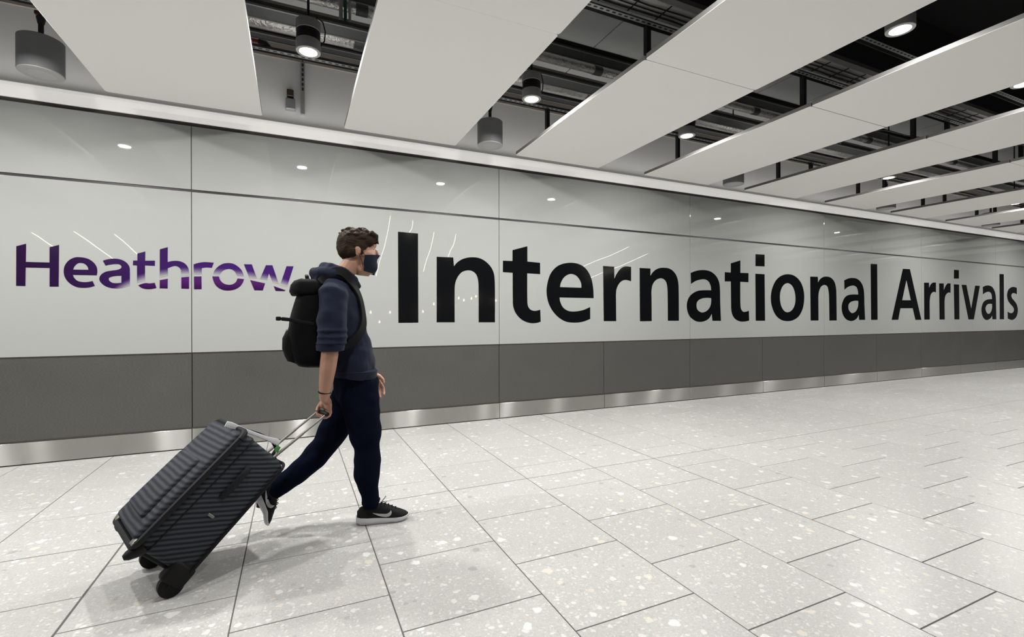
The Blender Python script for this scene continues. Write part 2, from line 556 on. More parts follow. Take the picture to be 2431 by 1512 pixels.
# outlines of the wall lettering: metres/1000 on the wall (x, z), * marks a curve point
LETTERS = {
 'b': [
  ('1052,2181 1275,2177 1276,1173 1054,1172',),
  ('1491,1926 1688,1928 1696,1826 1745,1880* 1822,1923* 1929,1943* 2037,1929* 2137,1864* 2193,1777* 2210,1664* 2211,1172 2002,1173 2001,1602* 1995,1677* 1972,1741* 1923,1779* 1860,1785* 1793,1762* 1740,1701* 1710,1622* 1704,1540* 1703,1175 1489,1176',),
  ('2448,2057 2651,2117 2651,1926 2830,1919 2830,1776 2648,1780 2649,1434* 2658,1371* 2693,1327* 2753,1311* 2831,1325 2836,1175 2769,1159* 2681,1161* 2573,1201* 2493,1278* 2456,1364* 2450,1460* 2449,1779 2318,1782 2319,1921 2447,1923',),
  ('3581,1365 3581,1208 3466,1172* 3332,1161* 3188,1181* 3053,1266* 2963,1386* 2924,1534* 2938,1673* 2991,1800* 3093,1893* 3245,1937* 3401,1930* 3514,1873* 3594,1760* 3628,1625* 3637,1485 3111,1486 3124,1425* 3167,1355* 3243,1313* 3343,1306* 3467,1324*', '3119,1619 3130,1669* 3179,1746* 3267,1793* 3356,1780* 3417,1725* 3443,1668* 3445,1618',),
  ('3790,1920 3972,1919 3974,1753 4014,1823* 4075,1891* 4149,1929* 4258,1928 4257,1729 4199,1742* 4130,1740* 4063,1701* 4014,1625* 4001,1545* 4001,1465* 4003,1177 3799,1178',),
  ('4407,1919 4599,1920 4598,1816 4654,1878* 4733,1923* 4841,1940* 4963,1927* 5059,1862* 5107,1768* 5121,1651* 5124,1177 4917,1178 4914,1562* 4907,1667* 4881,1745* 4827,1782* 4766,1785* 4693,1755* 4637,1691* 4616,1598* 4617,1505* 4619,1174 4411,1173',),
  ('5357,1886 5473,1921* 5621,1938* 5759,1920* 5874,1854* 5935,1762* 5953,1649* 5956,1499* 5972,1172 5795,1173 5782,1282 5719,1208* 5619,1166* 5507,1160* 5410,1190* 5319,1263* 5280,1381* 5302,1490* 5374,1568* 5496,1621* 5633,1635* 5771,1636 5761,1701* 5721,1765* 5658,1796* 5571,1796* 5460,1771* 5363,1723', '5771,1518 5682,1521* 5570,1507* 5490,1465* 5469,1400* 5489,1341* 5557,1302* 5619,1302* 5694,1333* 5751,1394* 5770,1459*',),
  ('6188,2065 6396,2121 6395,1925 6578,1927 6575,1783 6392,1785 6394,1423* 6407,1360* 6448,1317* 6510,1312* 6583,1329 6590,1173 6496,1159* 6386,1162* 6278,1201* 6218,1268* 6195,1349* 6192,1426* 6187,1784 6057,1780 6058,1922 6187,1922',),
  ('6739,2238 6950,2241 6950,2050 6738,2046', '6735,1923 6949,1923 6958,1169 6742,1170',),
  ('7507,1943* 7685,1921* 7834,1827* 7913,1694* 7932,1547* 7896,1380* 7793,1244* 7651,1177* 7505,1160* 7345,1183* 7211,1264* 7122,1405* 7098,1555* 7131,1696* 7220,1829* 7348,1910*', '7507,1795* 7607,1764* 7677,1678* 7707,1554* 7691,1440* 7621,1347* 7513,1307* 7421,1331* 7346,1417* 7316,1548* 7339,1671* 7408,1759*',),
  ('8092,1923 8294,1926 8302,1826 8351,1881* 8428,1923* 8535,1939* 8660,1921* 8754,1854* 8798,1756* 8809,1657* 8818,1166 8615,1165 8604,1594* 8589,1692* 8558,1765* 8504,1788* 8458,1789* 8381,1756* 8328,1677* 8309,1589* 8309,1511* 8312,1167 8101,1167',),
  ('9040,1888 9157,1925* 9290,1939* 9441,1921* 9559,1847* 9619,1745* 9636,1632* 9644,1435* 9664,1173 9480,1174 9469,1269 9404,1198* 9287,1157* 9204,1156* 9089,1188* 9000,1269* 8963,1389* 8993,1500* 9074,1592* 9189,1629* 9322,1639* 9457,1639 9443,1711* 9406,1771* 9323,1800* 9239,1795* 9140,1770* 9045,1720', '9456,1524 9355,1525* 9238,1503* 9172,1462* 9156,1411* 9180,1345* 9246,1302* 9304,1300* 9388,1336* 9439,1398* 9456,1464*',),
  ('9841,2223 10047,2225 10057,1172 9852,1172',),
  ('10905,2173 11150,2176 11560,1166 11345,1167 11249,1399 10817,1396 10743,1171 10518,1170', '11028,1956 11184,1558 10877,1554',),
  ('11664,1921 11844,1926 11851,1814 11894,1874* 11970,1924* 12036,1935* 12113,1934 12112,1731 12057,1742* 11991,1735* 11915,1686* 11882,1603* 11871,1520* 11874,1171 11670,1171',),
  ('12235,1925 12415,1927 12419,1786 12483,1866* 12551,1922* 12609,1936* 12690,1932 12684,1734 12631,1742* 12562,1728* 12482,1672* 12452,1587* 12447,1503* 12453,1169 12250,1169',),
  ('12831,2230 13029,2232 13028,2049 12825,2042', '12822,1921 13037,1919 13049,1169 12843,1170',),
  ('13143,1920 13344,1919 13551,1401 13728,1916 13932,1915 13665,1167 13432,1168',),
  ('14065,1893 14190,1925* 14348,1933* 14507,1897* 14614,1801* 14663,1684* 14673,1500* 14688,1166 14504,1167 14491,1256 14424,1197* 14292,1156* 14161,1165* 14045,1249* 14001,1378* 14033,1481* 14111,1565* 14267,1613* 14485,1629 14480,1694* 14440,1759* 14360,1790* 14268,1788* 14163,1766* 14072,1726', '14492,1517 14373,1520* 14254,1496* 14188,1430* 14201,1359* 14279,1298* 14372,1299* 14452,1354* 14489,1432*',),
  ('14842,2213 15046,2216 15056,1166 14851,1167',),
  ('15696,1913 15536,1930* 15393,1913* 15264,1849* 15207,1733* 15249,1613* 15377,1520* 15506,1453* 15549,1385* 15491,1324* 15376,1310* 15234,1343 15242,1182 15390,1154* 15533,1160* 15679,1235* 15744,1372* 15695,1509* 15564,1603* 15449,1670* 15421,1737* 15478,1779* 15579,1783* 15696,1762',),
 ],
 'p': [
  ('-2099,1830 -2038,1854 -2040,1702 -1889,1704 -1888,1834 -1826,1858 -1830,1500 -1889,1499 -1888,1657 -2041,1655 -2043,1500 -2101,1500',),
  ('-1602,1555 -1587,1513 -1621,1499* -1664,1494* -1709,1499* -1753,1527* -1784,1571* -1796,1624* -1790,1678* -1764,1726* -1725,1754* -1683,1759* -1634,1749* -1597,1720* -1574,1680* -1569,1640* -1573,1606 -1736,1604 -1725,1576* -1703,1553* -1669,1544* -1635,1546*', '-1734,1650 -1724,1678* -1703,1704* -1680,1710* -1655,1702* -1636,1678* -1630,1652',),
  ('-1531,1737 -1492,1752* -1444,1759* -1399,1751* -1364,1728* -1343,1693* -1339,1644* -1340,1519 -1400,1497 -1438,1494* -1483,1499* -1524,1520* -1550,1553* -1555,1581* -1544,1611* -1514,1638* -1470,1651* -1432,1659* -1409,1670* -1399,1686* -1409,1706* -1435,1711* -1476,1705* -1512,1694', '-1400,1608 -1438,1605* -1470,1597* -1489,1583* -1486,1563* -1464,1544* -1435,1541* -1400,1545',),
  ('-1284,1813 -1226,1835 -1227,1751 -1154,1755 -1155,1707 -1228,1708 -1229,1567 -1287,1549 -1287,1705 -1317,1706 -1315,1749 -1284,1750', '-1279,1525 -1253,1539* -1223,1548* -1196,1546* -1156,1552 -1144,1505 -1179,1495* -1220,1493* -1253,1503*',),
  ('-1117,1861 -1057,1884 -1058,1747 -1022,1758* -984,1761* -945,1752* -913,1726* -896,1687* -891,1632 -954,1621 -955,1663* -959,1684* -975,1704* -998,1713* -1025,1706* -1057,1690 -1058,1618 -1118,1603', '-1118,1578 -1057,1593 -1059,1502 -1119,1503', '-953,1609 -892,1617 -893,1503 -953,1504',),
  ('-856,1735 -814,1751* -767,1760* -693,1758 -710,1707 -752,1709* -791,1702 -794,1644 -855,1637', '-854,1620 -794,1623 -793,1502 -853,1500',),
  ('-701,1636 -689,1680* -657,1723* -617,1751* -572,1760* -528,1753* -487,1724* -458,1687* -442,1635 -499,1638 -520,1680* -548,1700* -576,1702* -609,1690* -631,1669* -647,1638', '-706,1626 -651,1627 -643,1596* -617,1564* -581,1551* -544,1554* -512,1577* -497,1613 -441,1609 -452,1574* -479,1533* -520,1506* -573,1494* -625,1501* -669,1530* -693,1571*',),
  ('-442,1754 -374,1756 -330,1618 -394,1618', '-251,1753 -193,1755 -137,1570 -189,1581 -224,1672 -241,1604 -303,1614', '-66,1751 -1,1753 -62,1541 -124,1559', '-389,1601 -258,1572 -279,1502 -352,1502', '-182,1547 -75,1508 -86,1498 -165,1499',),
 ],
}

# ---------------------------------------------------------------- the room
WALL_Y = 5.338
X0, X1 = -7.0, 22.0
Y_BACK = -7.0

# floor: grout bed, one object per tile in view, the unseen rest as one field
fb = bmesh.new()
bm_box(fb, X0 - .1, X1 + .1, Y_BACK - .1, WALL_Y + .15, -0.12, -0.002)
floor = obj('floor', fb, M['grout'])
tag(floor, 'pale grey terrazzo tiled floor of the whole hall', 'floor', kind='structure')

PX, PY = 0.6147, 0.555
tiles = []
jx = range(int((X0 + .848) / PX) - 1, int((X1 + .848) / PX) + 1)
for j in jx:
    xa, xb = -0.848 + PX * j, -0.848 + PX * (j + 1)
    even = (j % 2 == 1)
    ys = []
    y = 3.25
    cuts = [3.25]
    k = 0
    o_ = 0.0 if even else PY / 2
    cuts += [3.25 + o_ + PY * i for i in range(0, 5) if 3.25 + o_ + PY * i < WALL_Y - .02 and (even is False or i > 0)]
    cuts += [3.25 - o_ - PY * i for i in range(0, 20) if (even is False or i > 0) and 3.25 - o_ - PY * i > Y_BACK]
    cuts += [WALL_Y - 0.004, Y_BACK]
    cuts = sorted(set(round(c, 4) for c in cuts))
    for a, b in zip(cuts[:-1], cuts[1:]):
        gx0 = 0.0045 if j % 6 == 0 else 0.0027
        gx1 = 0.0045 if (j + 1) % 6 == 0 else 0.0027
        gy0 = 0.004 if abs(a - 3.25) < .01 else 0.0025
        gy1 = 0.004 if abs(b - 3.25) < .01 else 0.0025
        tiles.append((xa + gx0, xb - gx1, a + gy0, b - gy1))


def tile_size(t):
    ps = [project((x, y, 0)) for x in (t[0], (t[0] + t[1]) / 2, t[1]) for y in (t[2], (t[2] + t[3]) / 2, t[3])]
    ps = [p for p in ps if p]
    vis = [p for p in ps if -40 < p[0] < 2471 and p[1] < 1552]
    if not vis:
        return 0
    return (max(p[0] for p in ps) - min(p[0] for p in ps)) * (max(p[1] for p in ps) - min(p[1] for p in ps))


def bm_tile(bm, x0, x1, y0, y1):
    c = 0.0012
    lo = [bm.verts.new(p) for p in ((x0, y0, -.004), (x1, y0, -.004), (x1, y1, -.004), (x0, y1, -.004))]
    mi = [bm.verts.new(p) for p in ((x0, y0, -c), (x1, y0, -c), (x1, y1, -c), (x0, y1, -c))]
    hi = [bm.verts.new(p) for p in ((x0 + c, y0 + c, 0), (x1 - c, y0 + c, 0), (x1 - c, y1 - c, 0), (x0 + c, y1 - c, 0))]
    for A, B in ((lo, mi), (mi, hi)):
        for i in range(4):
            bm.faces.new((A[i], A[(i + 1) % 4], B[(i + 1) % 4], B[i]))
    bm.faces.new(hi)


ranked = sorted(tiles, key=tile_size, reverse=True)
seen = [t for t in ranked if tile_size(t) > 60][:300]
seen_set = set(seen)
cache = {}
for t in sorted(seen):
    key = (round(t[1] - t[0], 4), round(t[3] - t[2], 4))
    if key not in cache:
        b = bmesh.new()
        bm_tile(b, -key[0] / 2, key[0] / 2, -key[1] / 2, key[1] / 2)
        cache[key] = mesh_of(b, 'tile', M['tile'])
    link('tile', cache[key], floor, ((t[0] + t[1]) / 2, (t[2] + t[3]) / 2, 0))
rest = bmesh.new()
for t in tiles:
    if t not in seen_set:
        bm_tile(rest, *t)
ro = obj('tile_field', rest, M['tile'], floor)
ro['kind'] = 'stuff'

# back wall
wb = bmesh.new()
bm_box(wb, X0, X1, WALL_Y + .03, WALL_Y + .13, 0, 3.075)
bm_box(wb, X0, X1, WALL_Y + .11, WALL_Y + .13, 3.075, 5.4)
wall = obj('wall_back', wb, M['joint'])
tag(wall, 'long hall wall of white glass panels above grey steel panels', 'wall', kind='structure')

LX = [-0.8725, 0.697, 2.269, 3.8065, 5.346, 6.9045, 8.470, 10.037, 11.570, 13.10]
while LX[0] > X0:
    LX.insert(0, LX[0] - 1.5555)
while LX[-1] < X1:
    LX.append(LX[-1] + 1.5555)
i0 = LX.index(-0.8725)
UX = [x for i, x in enumerate(LX) if (i - i0) % 2 == 0]
G = 0.0028


def panel_row(name, xs, z0, z1, yf, thick, m, parent, bev=0.0015):
    for a, b in zip(xs[:-1], xs[1:]):
        w, hgt = b - a - 2 * G, z1 - z0
        q = bmesh.new()
        bm_box(q, -w / 2, w / 2, 0, thick, -hgt / 2, hgt / 2, bev, 1)
        obj(name, q, m, parent, loc=((a + b) / 2, yf, (z0 + z1) / 2))


panel_row('glass_panel', UX, 0.905, 2.414, WALL_Y - 0.012, 0.03, M['glass'], wall)
panel_row('glass_panel', UX, 2.438, 3.032, WALL_Y - 0.012, 0.03, M['glass'], wall)
panel_row('steel_panel', LX, 0.198, 0.898, WALL_Y - 0.004, 0.03, M['linen'], wall)

# the steel edge bead at the top and foot of the steel panels
q = bmesh.new()
bm_box(q, X0, X1, WALL_Y - .008, WALL_Y + .03, 0.896, 0.904)
bm_box(q, X0, X1, WALL_Y - .010, WALL_Y + .03, 0.190, 0.199)
tag(obj('trim_1', q, M['steel_edge']), 'thin dark metal bead along the top and foot of the steel panels', 'trim', kind='structure')
q = bmesh.new()
bm_box(q, X0, X1, WALL_Y - .004, WALL_Y + .03, 2.415, 2.437)
tag(obj('trim_2', q, M['black_strip']), 'thin black strip running between the two glass courses', 'trim', kind='structure')
q = bmesh.new()
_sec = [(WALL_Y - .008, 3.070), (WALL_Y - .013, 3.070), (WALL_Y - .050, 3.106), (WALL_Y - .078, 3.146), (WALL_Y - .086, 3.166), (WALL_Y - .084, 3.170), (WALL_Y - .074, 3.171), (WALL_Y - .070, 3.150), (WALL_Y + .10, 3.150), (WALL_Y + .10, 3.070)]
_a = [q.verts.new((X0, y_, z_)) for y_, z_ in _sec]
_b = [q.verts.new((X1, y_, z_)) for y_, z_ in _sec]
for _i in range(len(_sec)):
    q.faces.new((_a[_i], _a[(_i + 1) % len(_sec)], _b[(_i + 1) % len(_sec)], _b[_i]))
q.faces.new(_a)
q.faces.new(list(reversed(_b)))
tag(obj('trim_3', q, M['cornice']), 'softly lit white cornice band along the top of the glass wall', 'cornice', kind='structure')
q = bmesh.new()
bm_box(q, X0, X1, WALL_Y + .004, WALL_Y + .03, 3.03, 3.076)
tag(obj('trim_4', q, M['shadow_gap']), 'dark recessed shadow gap under the white cornice band', 'trim', kind='structure')

# skirting
bb = bmesh.new()
bm_box(bb, X0, X1, WALL_Y - .002, WALL_Y + .03, 0.0, 0.192)
base = obj('baseboard_back', bb, M['steel_edge'])
tag(base, 'brushed steel skirting at the foot of the glass wall', 'skirting', kind='structure')
panel_row('skirting_plate', LX, 0.010, 0.188, WALL_Y - .016, 0.016, M['steel'], base, 0.001)

# added light strip, unseen behind the cornice, to brighten the plaster above
t = thing('cove_light', 'added light strip, unseen in the trough behind the white cornice band', 'strip light', (7.5, WALL_Y - .030, 3.153))
q = bmesh.new()
bm_box(q, -14.4, 14.4, -.014, .014, -.003, .004, .001, 1)
obj('added_strip_profile', q, M['galv_light'], t)
q = bmesh.new()
bm_box(q, -14.4, 14.4, -.009, .009, .004, .0055)
obj('diffuser', q, M['cove'], t)
cl = bpy.data.lights.new('added_strip_bulb', 'AREA')
cl.shape = 'RECTANGLE'
cl.size, cl.size_y = 28.8, 0.02
cl.energy = COVE_WATTS
cl.spread = math.radians(105)
cl.color = (1.0, 0.98, 0.945)
co = bpy.data.objects.new('added_strip_bulb', cl)
COL.objects.link(co)
co.parent = t
co.location = (0, 0, .008)
co.rotation_euler = (PI, 0, 0)

# plaster wall above the cornice, and the unpainted board above that
q = bmesh.new()
bm_box(q, X0, X1, WALL_Y + .085, WALL_Y + .115, 3.165, 3.88)
tag(obj('wall_upper', q, M['plaster']), 'plain grey plaster wall above the white cornice', 'wall', kind='structure')
q = bmesh.new()
bm_box(q, X0, X1, WALL_Y + .065, WALL_Y + .115, 3.88, 4.5)
tag(obj('wall_top', q, M['board_beige']), 'dim beige board at the top of the wall in the ceiling void', 'wall', kind='structure')

# the other sides of the hall
for nm, bx in (('wall_front', (X0, X1, Y_BACK - .1, Y_BACK, 0, 5.4)), ('wall_left', (X0 - .1, X0, Y_BACK, WALL_Y + .13, 0, 5.4)),
               ('wall_right', (X1, X1 + .1, Y_BACK, WALL_Y + .13, 0, 5.4))):
    q = bmesh.new()
    bm_box(q, *bx)
    tag(obj(nm, q, M['hall']), {'wall_front': 'plain grey wall across the hall behind the viewer', 'wall_left': 'plain grey end wall beyond the left edge',
                                'wall_right': 'plain grey end wall beyond the right edge'}[nm], 'wall', kind='structure')

# ceiling: black slab with a grey deck of planks near the wall
q = bmesh.new()
bm_box(q, X0 - .1, X1 + .1, Y_BACK - .1, WALL_Y + .15, 5.3, 5.4)
bm_box(q, X0, X1, 3.62, WALL_Y + .1, 4.46, 4.56)
bm_box(q, X0, X1, 3.60, 3.66, 4.40, 5.3)
ceil = obj('ceiling', q, M['void'])
tag(ceil, 'black ceiling slab seen through the gaps between the rafts', 'ceiling', kind='structure')
x = X0 + .1
while x < 18:
    q = bmesh.new()
    bm_box(q, -.455, .455, -.84, .84, -.03, .03, .006, 1)
    obj('deck_panel', q, M['deck'], ceil, loc=(x + .46, 4.49, 4.43))
    x += .92

# ---------------------------------------------------------------- ceiling rafts
RZ = 3.093
PITCH_X = 1.86
RX0 = -1.405
RW = 1.145
Y_END = 4.963
JOINTS = [4.963, 2.738, 0.513]
ORD = ['first', 'second', 'third', 'fourth', 'fifth', 'sixth', 'seventh', 'eighth', 'ninth', 'tenth', 'eleventh', 'twelfth']


def bm_board(bm, w, l, t, r=0.022):
    """a raft board with small rounded plan corners and a soft lower edge"""
    prof = []
    for cx, cy, a0 in ((w / 2 - r, l / 2 - r, 0), (-w / 2 + r, l / 2 - r, 90), (-w / 2 + r, -l / 2 + r, 180), (w / 2 - r, -l / 2 + r, 270)):
        for k in range(4):
            a = math.radians(a0 + 30 * k)
            prof.append((cx + r * math.cos(a), cy + r * math.sin(a), math.cos(a), math.sin(a)))
    layers = []
    for z, ins in ((0, .0015), (.0015, 0), (t, 0)):
        layers.append([bm.verts.new((p[0] - p[2] * ins, p[1] - p[3] * ins, z)) for p in prof])
    n = len(prof)
    for li, (A, B) in enumerate(zip(layers[:-1], layers[1:])):
        for i in range(n):
            f_ = bm.faces.new((A[i], A[(i + 1) % n], B[(i + 1) % n], B[i]))
            f_.material_index = li
    bm.faces.new(list(reversed(layers[0])))
    bm.faces.new(layers[-1])


boards = []
for a, b in zip(JOINTS[:-1], JOINTS[1:]):
    q = bmesh.new()
    bm_board(q, RW, a - b - .0022, 0.034)
    boards.append(mesh_of(q, 'board', [M['raft'], M['raft_edge']]))
q = bmesh.new()
bm_box(q, -.02, .02, -.02, .02, 0.034, 0.40)
hang_me = mesh_of(q, 'hanger', M['black_metal'])
q = bmesh.new()
bm_box(q, -.35, .35, -.016, .016, 0.034, 0.060)
cross_me = mesh_of(q, 'cross_rail', M['galv'])
RAIL_Y = [4.56, 2.945, 2.37, 0.9]
for k in range(-3, 11):
    cx = RX0 + RW / 2 + PITCH_X * k
    if k < 0:
        lab = 'white ceiling raft outside the picture, number %d beyond the left edge' % (-k)
    else:
        lab = '%s long white ceiling raft from the left edge of the photo' % ORD[k]
    r = thing('ceiling_raft', lab, 'ceiling panel', (cx, 0, RZ), 'white rafts hung across the hall')
    for i, me in enumerate(boards):
        yc = (JOINTS[i] + JOINTS[i + 1]) / 2
        link('board', me, r, (random.uniform(-.004, .004), yc, random.uniform(-.001, .002)))
    for yy in (4.56, 2.945, 0.9):
        link('cross_rail', cross_me, r, (0, yy, 0))
        for sx in (-.37, .34):
            link('hanger', hang_me, r, (sx, yy, 0))

# ---------------------------------------------------------------- services above the rafts
def rail_bm(length, w=0.041, hgt=0.041):
    bm = bmesh.new()
    bm_box(bm, 0, length, -w / 2, w / 2, hgt - .004, hgt)
    bm_box(bm, 0, length, -w / 2, -w / 2 + .004, 0, hgt)
    bm_box(bm, 0, length, w / 2 - .004, w / 2, 0, hgt)
    return bm


for i, yy in enumerate(RAIL_Y):
    lab = ['perforated grey channel rail over the rafts nearest the glass wall', 'perforated dark channel rail over the board joints of the rafts',
           'perforated channel rail over the rafts, third from the glass wall'][i] if i < 3 else 'channel rail over the rafts, the one above the viewer'
    rt = thing('ceiling_rail', lab, 'rail', (X0 + .2, yy, 3.493), 'channel rails above the rafts')
    obj('channel', rail_bm(24.0), M['galv'], rt)
    if i < 3:
        q = bmesh.new()
        bm_box(q, 0, 24.0, -.060, -.0205, -.002, 0.0)
        obj('flange', q, M['galv_light'], rt)
        q = bmesh.new()
        xx = .1
        while xx < 23.8:
            bm_box(q, xx, xx + .030, -.0482, -.0342, -.0032, -.0019)
            xx += .055
        s = obj('slot', q, M['black_metal'], rt)
        s['kind'] = 'stuff'

# ducts
def duct(yc, zc, r, label):
    t = thing('air_duct', label, 'duct', (X0 + .3, yc, zc))
    q = bmesh.new()
    pts, rad = [], []
    n = 200
    for k in range(n + 1):
        pts.append((23.5 * k / n, 0, 0))
        rad.append(r * (1 + .025 * noise.noise(Vector((k * .9, yc, 0)))))
    bm_tube(q, pts, rad, 14)
    obj('pipe', q, M['foil'], t, True)
    xx = 1.05
    kk = 0
    while xx < 22:
        q = bmesh.new()
        bm_tube(q, [(-.05, 0, 0), (.05, 0, 0)], r * 1.1, 14)
        obj('collar', q, M['galv'] if kk % 2 else M['black_metal'], t, True, loc=(xx, 0, 0))
        xx += 1.24
        kk += 1
    return t


duct(4.52, 3.752, 0.082, 'fat silver foil covered air duct running along the wall')
duct(4.36, 3.93, 0.045, 'thin silver foil pipe above the fat air duct')


def trunking(yc, z0, w, hgt, label, m, lip):
    t = thing('cable_trunking', label, 'trunking', (X0 + .3, yc, z0))
    q = bmesh.new()
    bm_box(q, 0, 23.5, -w / 2, w / 2, 0, hgt, .004, 1)
    obj('casing', q, m, t)
    q = bmesh.new()
    bm_box(q, 0, 23.5, -w / 2 - .012, -w / 2 + .004, -.004, .012)
    bm_box(q, 0, 23.5, w / 2 - .004, w / 2 + .012, -.004, .012)
    obj('lip', q, lip, t)
    return t


trunking(4.18, 3.60, 0.16, 0.05, 'dark grey metal cable trunking beside the silver duct', M['galv'], M['galv_light'])
trunking(3.98, 3.80, 0.14, 0.07, 'upper dark metal trunking above the downlights', M['black_metal'], M['galv'])
trunking(5.02, 3.86, 0.10, 0.04, 'slim dark trunking against the beige board', M['black_metal'], M['galv'])

# cable tray with cables over the joint rail
t = thing('cable_tray', 'pale cable tray with loose wires above the joint rail', 'cable tray', (X0 + .3, 2.84, 3.56))
q = bmesh.new()
bm_box(q, 0, 23.5, -.09, .09, 0, .004)
bm_box(q, 0, 23.5, -.094, -.088, 0, .05)
bm_box(q, 0, 23.5, .088, .094, 0, .05)
obj('tray', q, M['white_plastic'], t)
q = bmesh.new()
xx = .1
while xx < 23.4:
    bm_box(q, xx, xx + .008, -.09, .09, -.006, -.001)
    xx += .27
obj('cross_bar', q, M['black_metal'], t)['kind'] = 'stuff'
for k, yy in enumerate((-.05, .0, .045)):
    q = bmesh.new()
    pts = [(23.5 * i / 80, yy + .02 * noise.noise(Vector((i * .7, k * 9.1, 0))), -.014) for i in range(81)]
    bm_tube(q, pts, .006, 6)
    obj('cable', q, M['cable'], t, True)

# ---------------------------------------------------------------- downlights
t = thing('downlight', '-', 'ceiling lamp', (0, 0, 3.2), 'round downlights in the gaps between rafts')
R_ = 0.086
q = bmesh.new()
bm_lathe(q, [(R_ - .004, .152), (R_, .156), (R_, .222), (R_ - .006, .228)])
obj('upper_housing', q, M['lamp_grey'], t, True)
q = bmesh.new()
pr = []
for k in range(8):
    pr += [(R_ - .014, .083 + k * .0088), (R_ - .003, .085 + k * .0088), (R_ - .003, .089 + k * .0088), (R_ - .014, .0905 + k * .0088)]
bm_lathe(q, pr)
obj('heat_sink', q, M['black_metal'], t)
q = bmesh.new()
bm_lathe(q, [(R_ - .001, .004), (R_, .008), (R_, .080), (R_ - .005, .084)])
obj('lower_housing', q, M['lamp_grey'], t, True)
q = bmesh.new()
for a, b in (((R_, .004), (R_ - .002, 0)), ((R_ - .002, 0), (.062, .001)), ((.062, .001), (.058, .006))):
    pass
prof = [(R_, .004), (R_ - .002, .0), (.064, .0), (.060, .006)]
rings = [[q.verts.new((r * math.cos(2 * PI * k / 28), r * math.sin(2 * PI * k / 28), z)) for k in range(28)] for r, z in prof]
for A, B in zip(rings[:-1], rings[1:]):
    for k in range(28):
        q.faces.new((A[k], A[(k + 1) % 28], B[(k + 1) % 28], B[k]))
obj('rim', q, M['lamp_rim'], t, True)
q = bmesh.new()
bm_lathe(q, [(.061, .001), (.061, .0035)])
obj('lens', q, M['lens'], t)
q = bmesh.new()
bm_tube(q, [(0, 0, .226), (0, 0, 1.2)], .009, 8)
obj('stem', q, M['black_metal'], t, True)
q = bmesh.new()
bm_tube(q, [(.03, .01, .228), (.06, .0, .27), (.10, 0, .25), (.118, 0, .18), (.112, 0, .11), (.084, 0, .06)], .005, 6)
obj('flex_cable', q, M['cable'], t, True)
proto_lamp = t
ld = bpy.data.lights.new('bulb', 'AREA')
ld.shape = 'DISK'
ld.size = 0.11
ld.energy = LAMP_WATTS
ld.color = (1.0, 0.98, 0.945)
ld.spread = math.radians(180)
ld_rear = ld.copy()
ld_rear.energy = LAMP_WATTS * 0.48
lo = bpy.data.objects.new('bulb', ld)
COL.objects.link(lo)
lo.parent = t
lo.location = (0, 0, -.004)

LAMP_LABELS = {(0, 0): 'lit grey downlight with a black fin band between the first two rafts', (1, 0): 'lit downlight between the second and third rafts, silver pipe behind',
               (2, 0): 'lit downlight between the third and fourth rafts, close to the wall', (4, 0): 'lit downlight tucked beside the fifth raft, far along the wall',
               (2, 1): 'bright downlight in the black gap at the top right', (3, 1): 'lit downlight cut by the right edge of the photo'}
first = True
for row, yy in enumerate((3.85, 1.88)):
    for k in range(-3, 11):
        if row == 0 and k in (3, 5, 7, 9):
            continue
        xx = RX0 + RW + (PITCH_X - RW) / 2 + PITCH_X * k + .006
        lab = LAMP_LABELS.get((k, row))
        if lab is None:
            if row == 0 and k < 0:
                lab = 'downlight beyond the left edge, seen only as a glint in the glass'
            elif row == 0:
                lab = 'distant lit downlight hidden among the far rafts near the wall'
            elif row == 1:
                lab = 'lit downlight of the second row from the glass wall, out of frame'
            else:
                lab = 'lit downlight of the rows behind the viewer'
        zz = 3.207 if row == 1 else (3.2 if k < 2 else 3.16)
        if first:
            proto_lamp.location = (xx, yy, zz)
            proto_lamp['label'] = lab
            first = False
        else:
            cp = copy_thing(proto_lamp, (xx, yy, zz), lab)
            if row == 1:
                for ch in cp.children:
                    if ch.type == 'LIGHT':
                        ch.data = ld_rear

# ---------------------------------------------------------------- pendant speakers
t = thing('pendant_speaker', '-', 'speaker', (0, 0, 3.1), 'grey drum speakers hung by the wall')
SR = 0.138
q = bmesh.new()
bm_lathe(q, [(SR - .004, .012), (SR, .016), (SR, .262), (SR - .008, .268)], seg=36)
obj('drum', q, M['speaker_grey'], t, True)
q = bmesh.new()
bm_lathe(q, [(SR - .010, .004), (SR - .003, .006), (SR - .003, .014)], seg=36)
obj('rim', q, M['lamp_rim'], t, True)
q = bmesh.new()
bm_lathe(q, [(.082, .0005), (.088, .003), (.088, .008)], seg=32)
obj('grille', q, M['grille'], t, True)
q = bmesh.new()
bm_tube(q, [(0, 0, .262), (0, 0, .40)], .017, 10)
bm_tube(q, [(0, 0, .39), (0, 0, .44), (0, 0, .46)], [.020, .030, .012], 10)
bm_tube(q, [(0, 0, .44), (0, 0, 1.3)], .008, 8)
obj('stem', q, M['black_metal'], t, True)
q = bmesh.new()
bm_box(q, -.035, .012, -.02, .02, .455, .485, .004, 1)
obj('clamp', q, mat('clamp_dark_red', (0.06, 0.008, 0.01), 0.5), t)
SL = {-1: 'dark grey drum speaker at the top left corner of the photo', 1: 'grey drum speaker hanging between the second and third rafts',
      3: 'grey drum speaker mostly behind the fourth raft end', 5: 'small grey speaker between the sixth and seventh raft ends', 7: 'farthest tiny drum speaker at the right raft ends'}
first = True
for k, lab in SL.items():
    xx = RX0 + RW + (PITCH_X - RW) / 2 + PITCH_X * k
    if first:
        t.location = (xx, 4.84, 3.10)
        t['label'] = lab
        first = False
    else:
        copy_thing(t, (xx, 4.84, 3.10), lab)

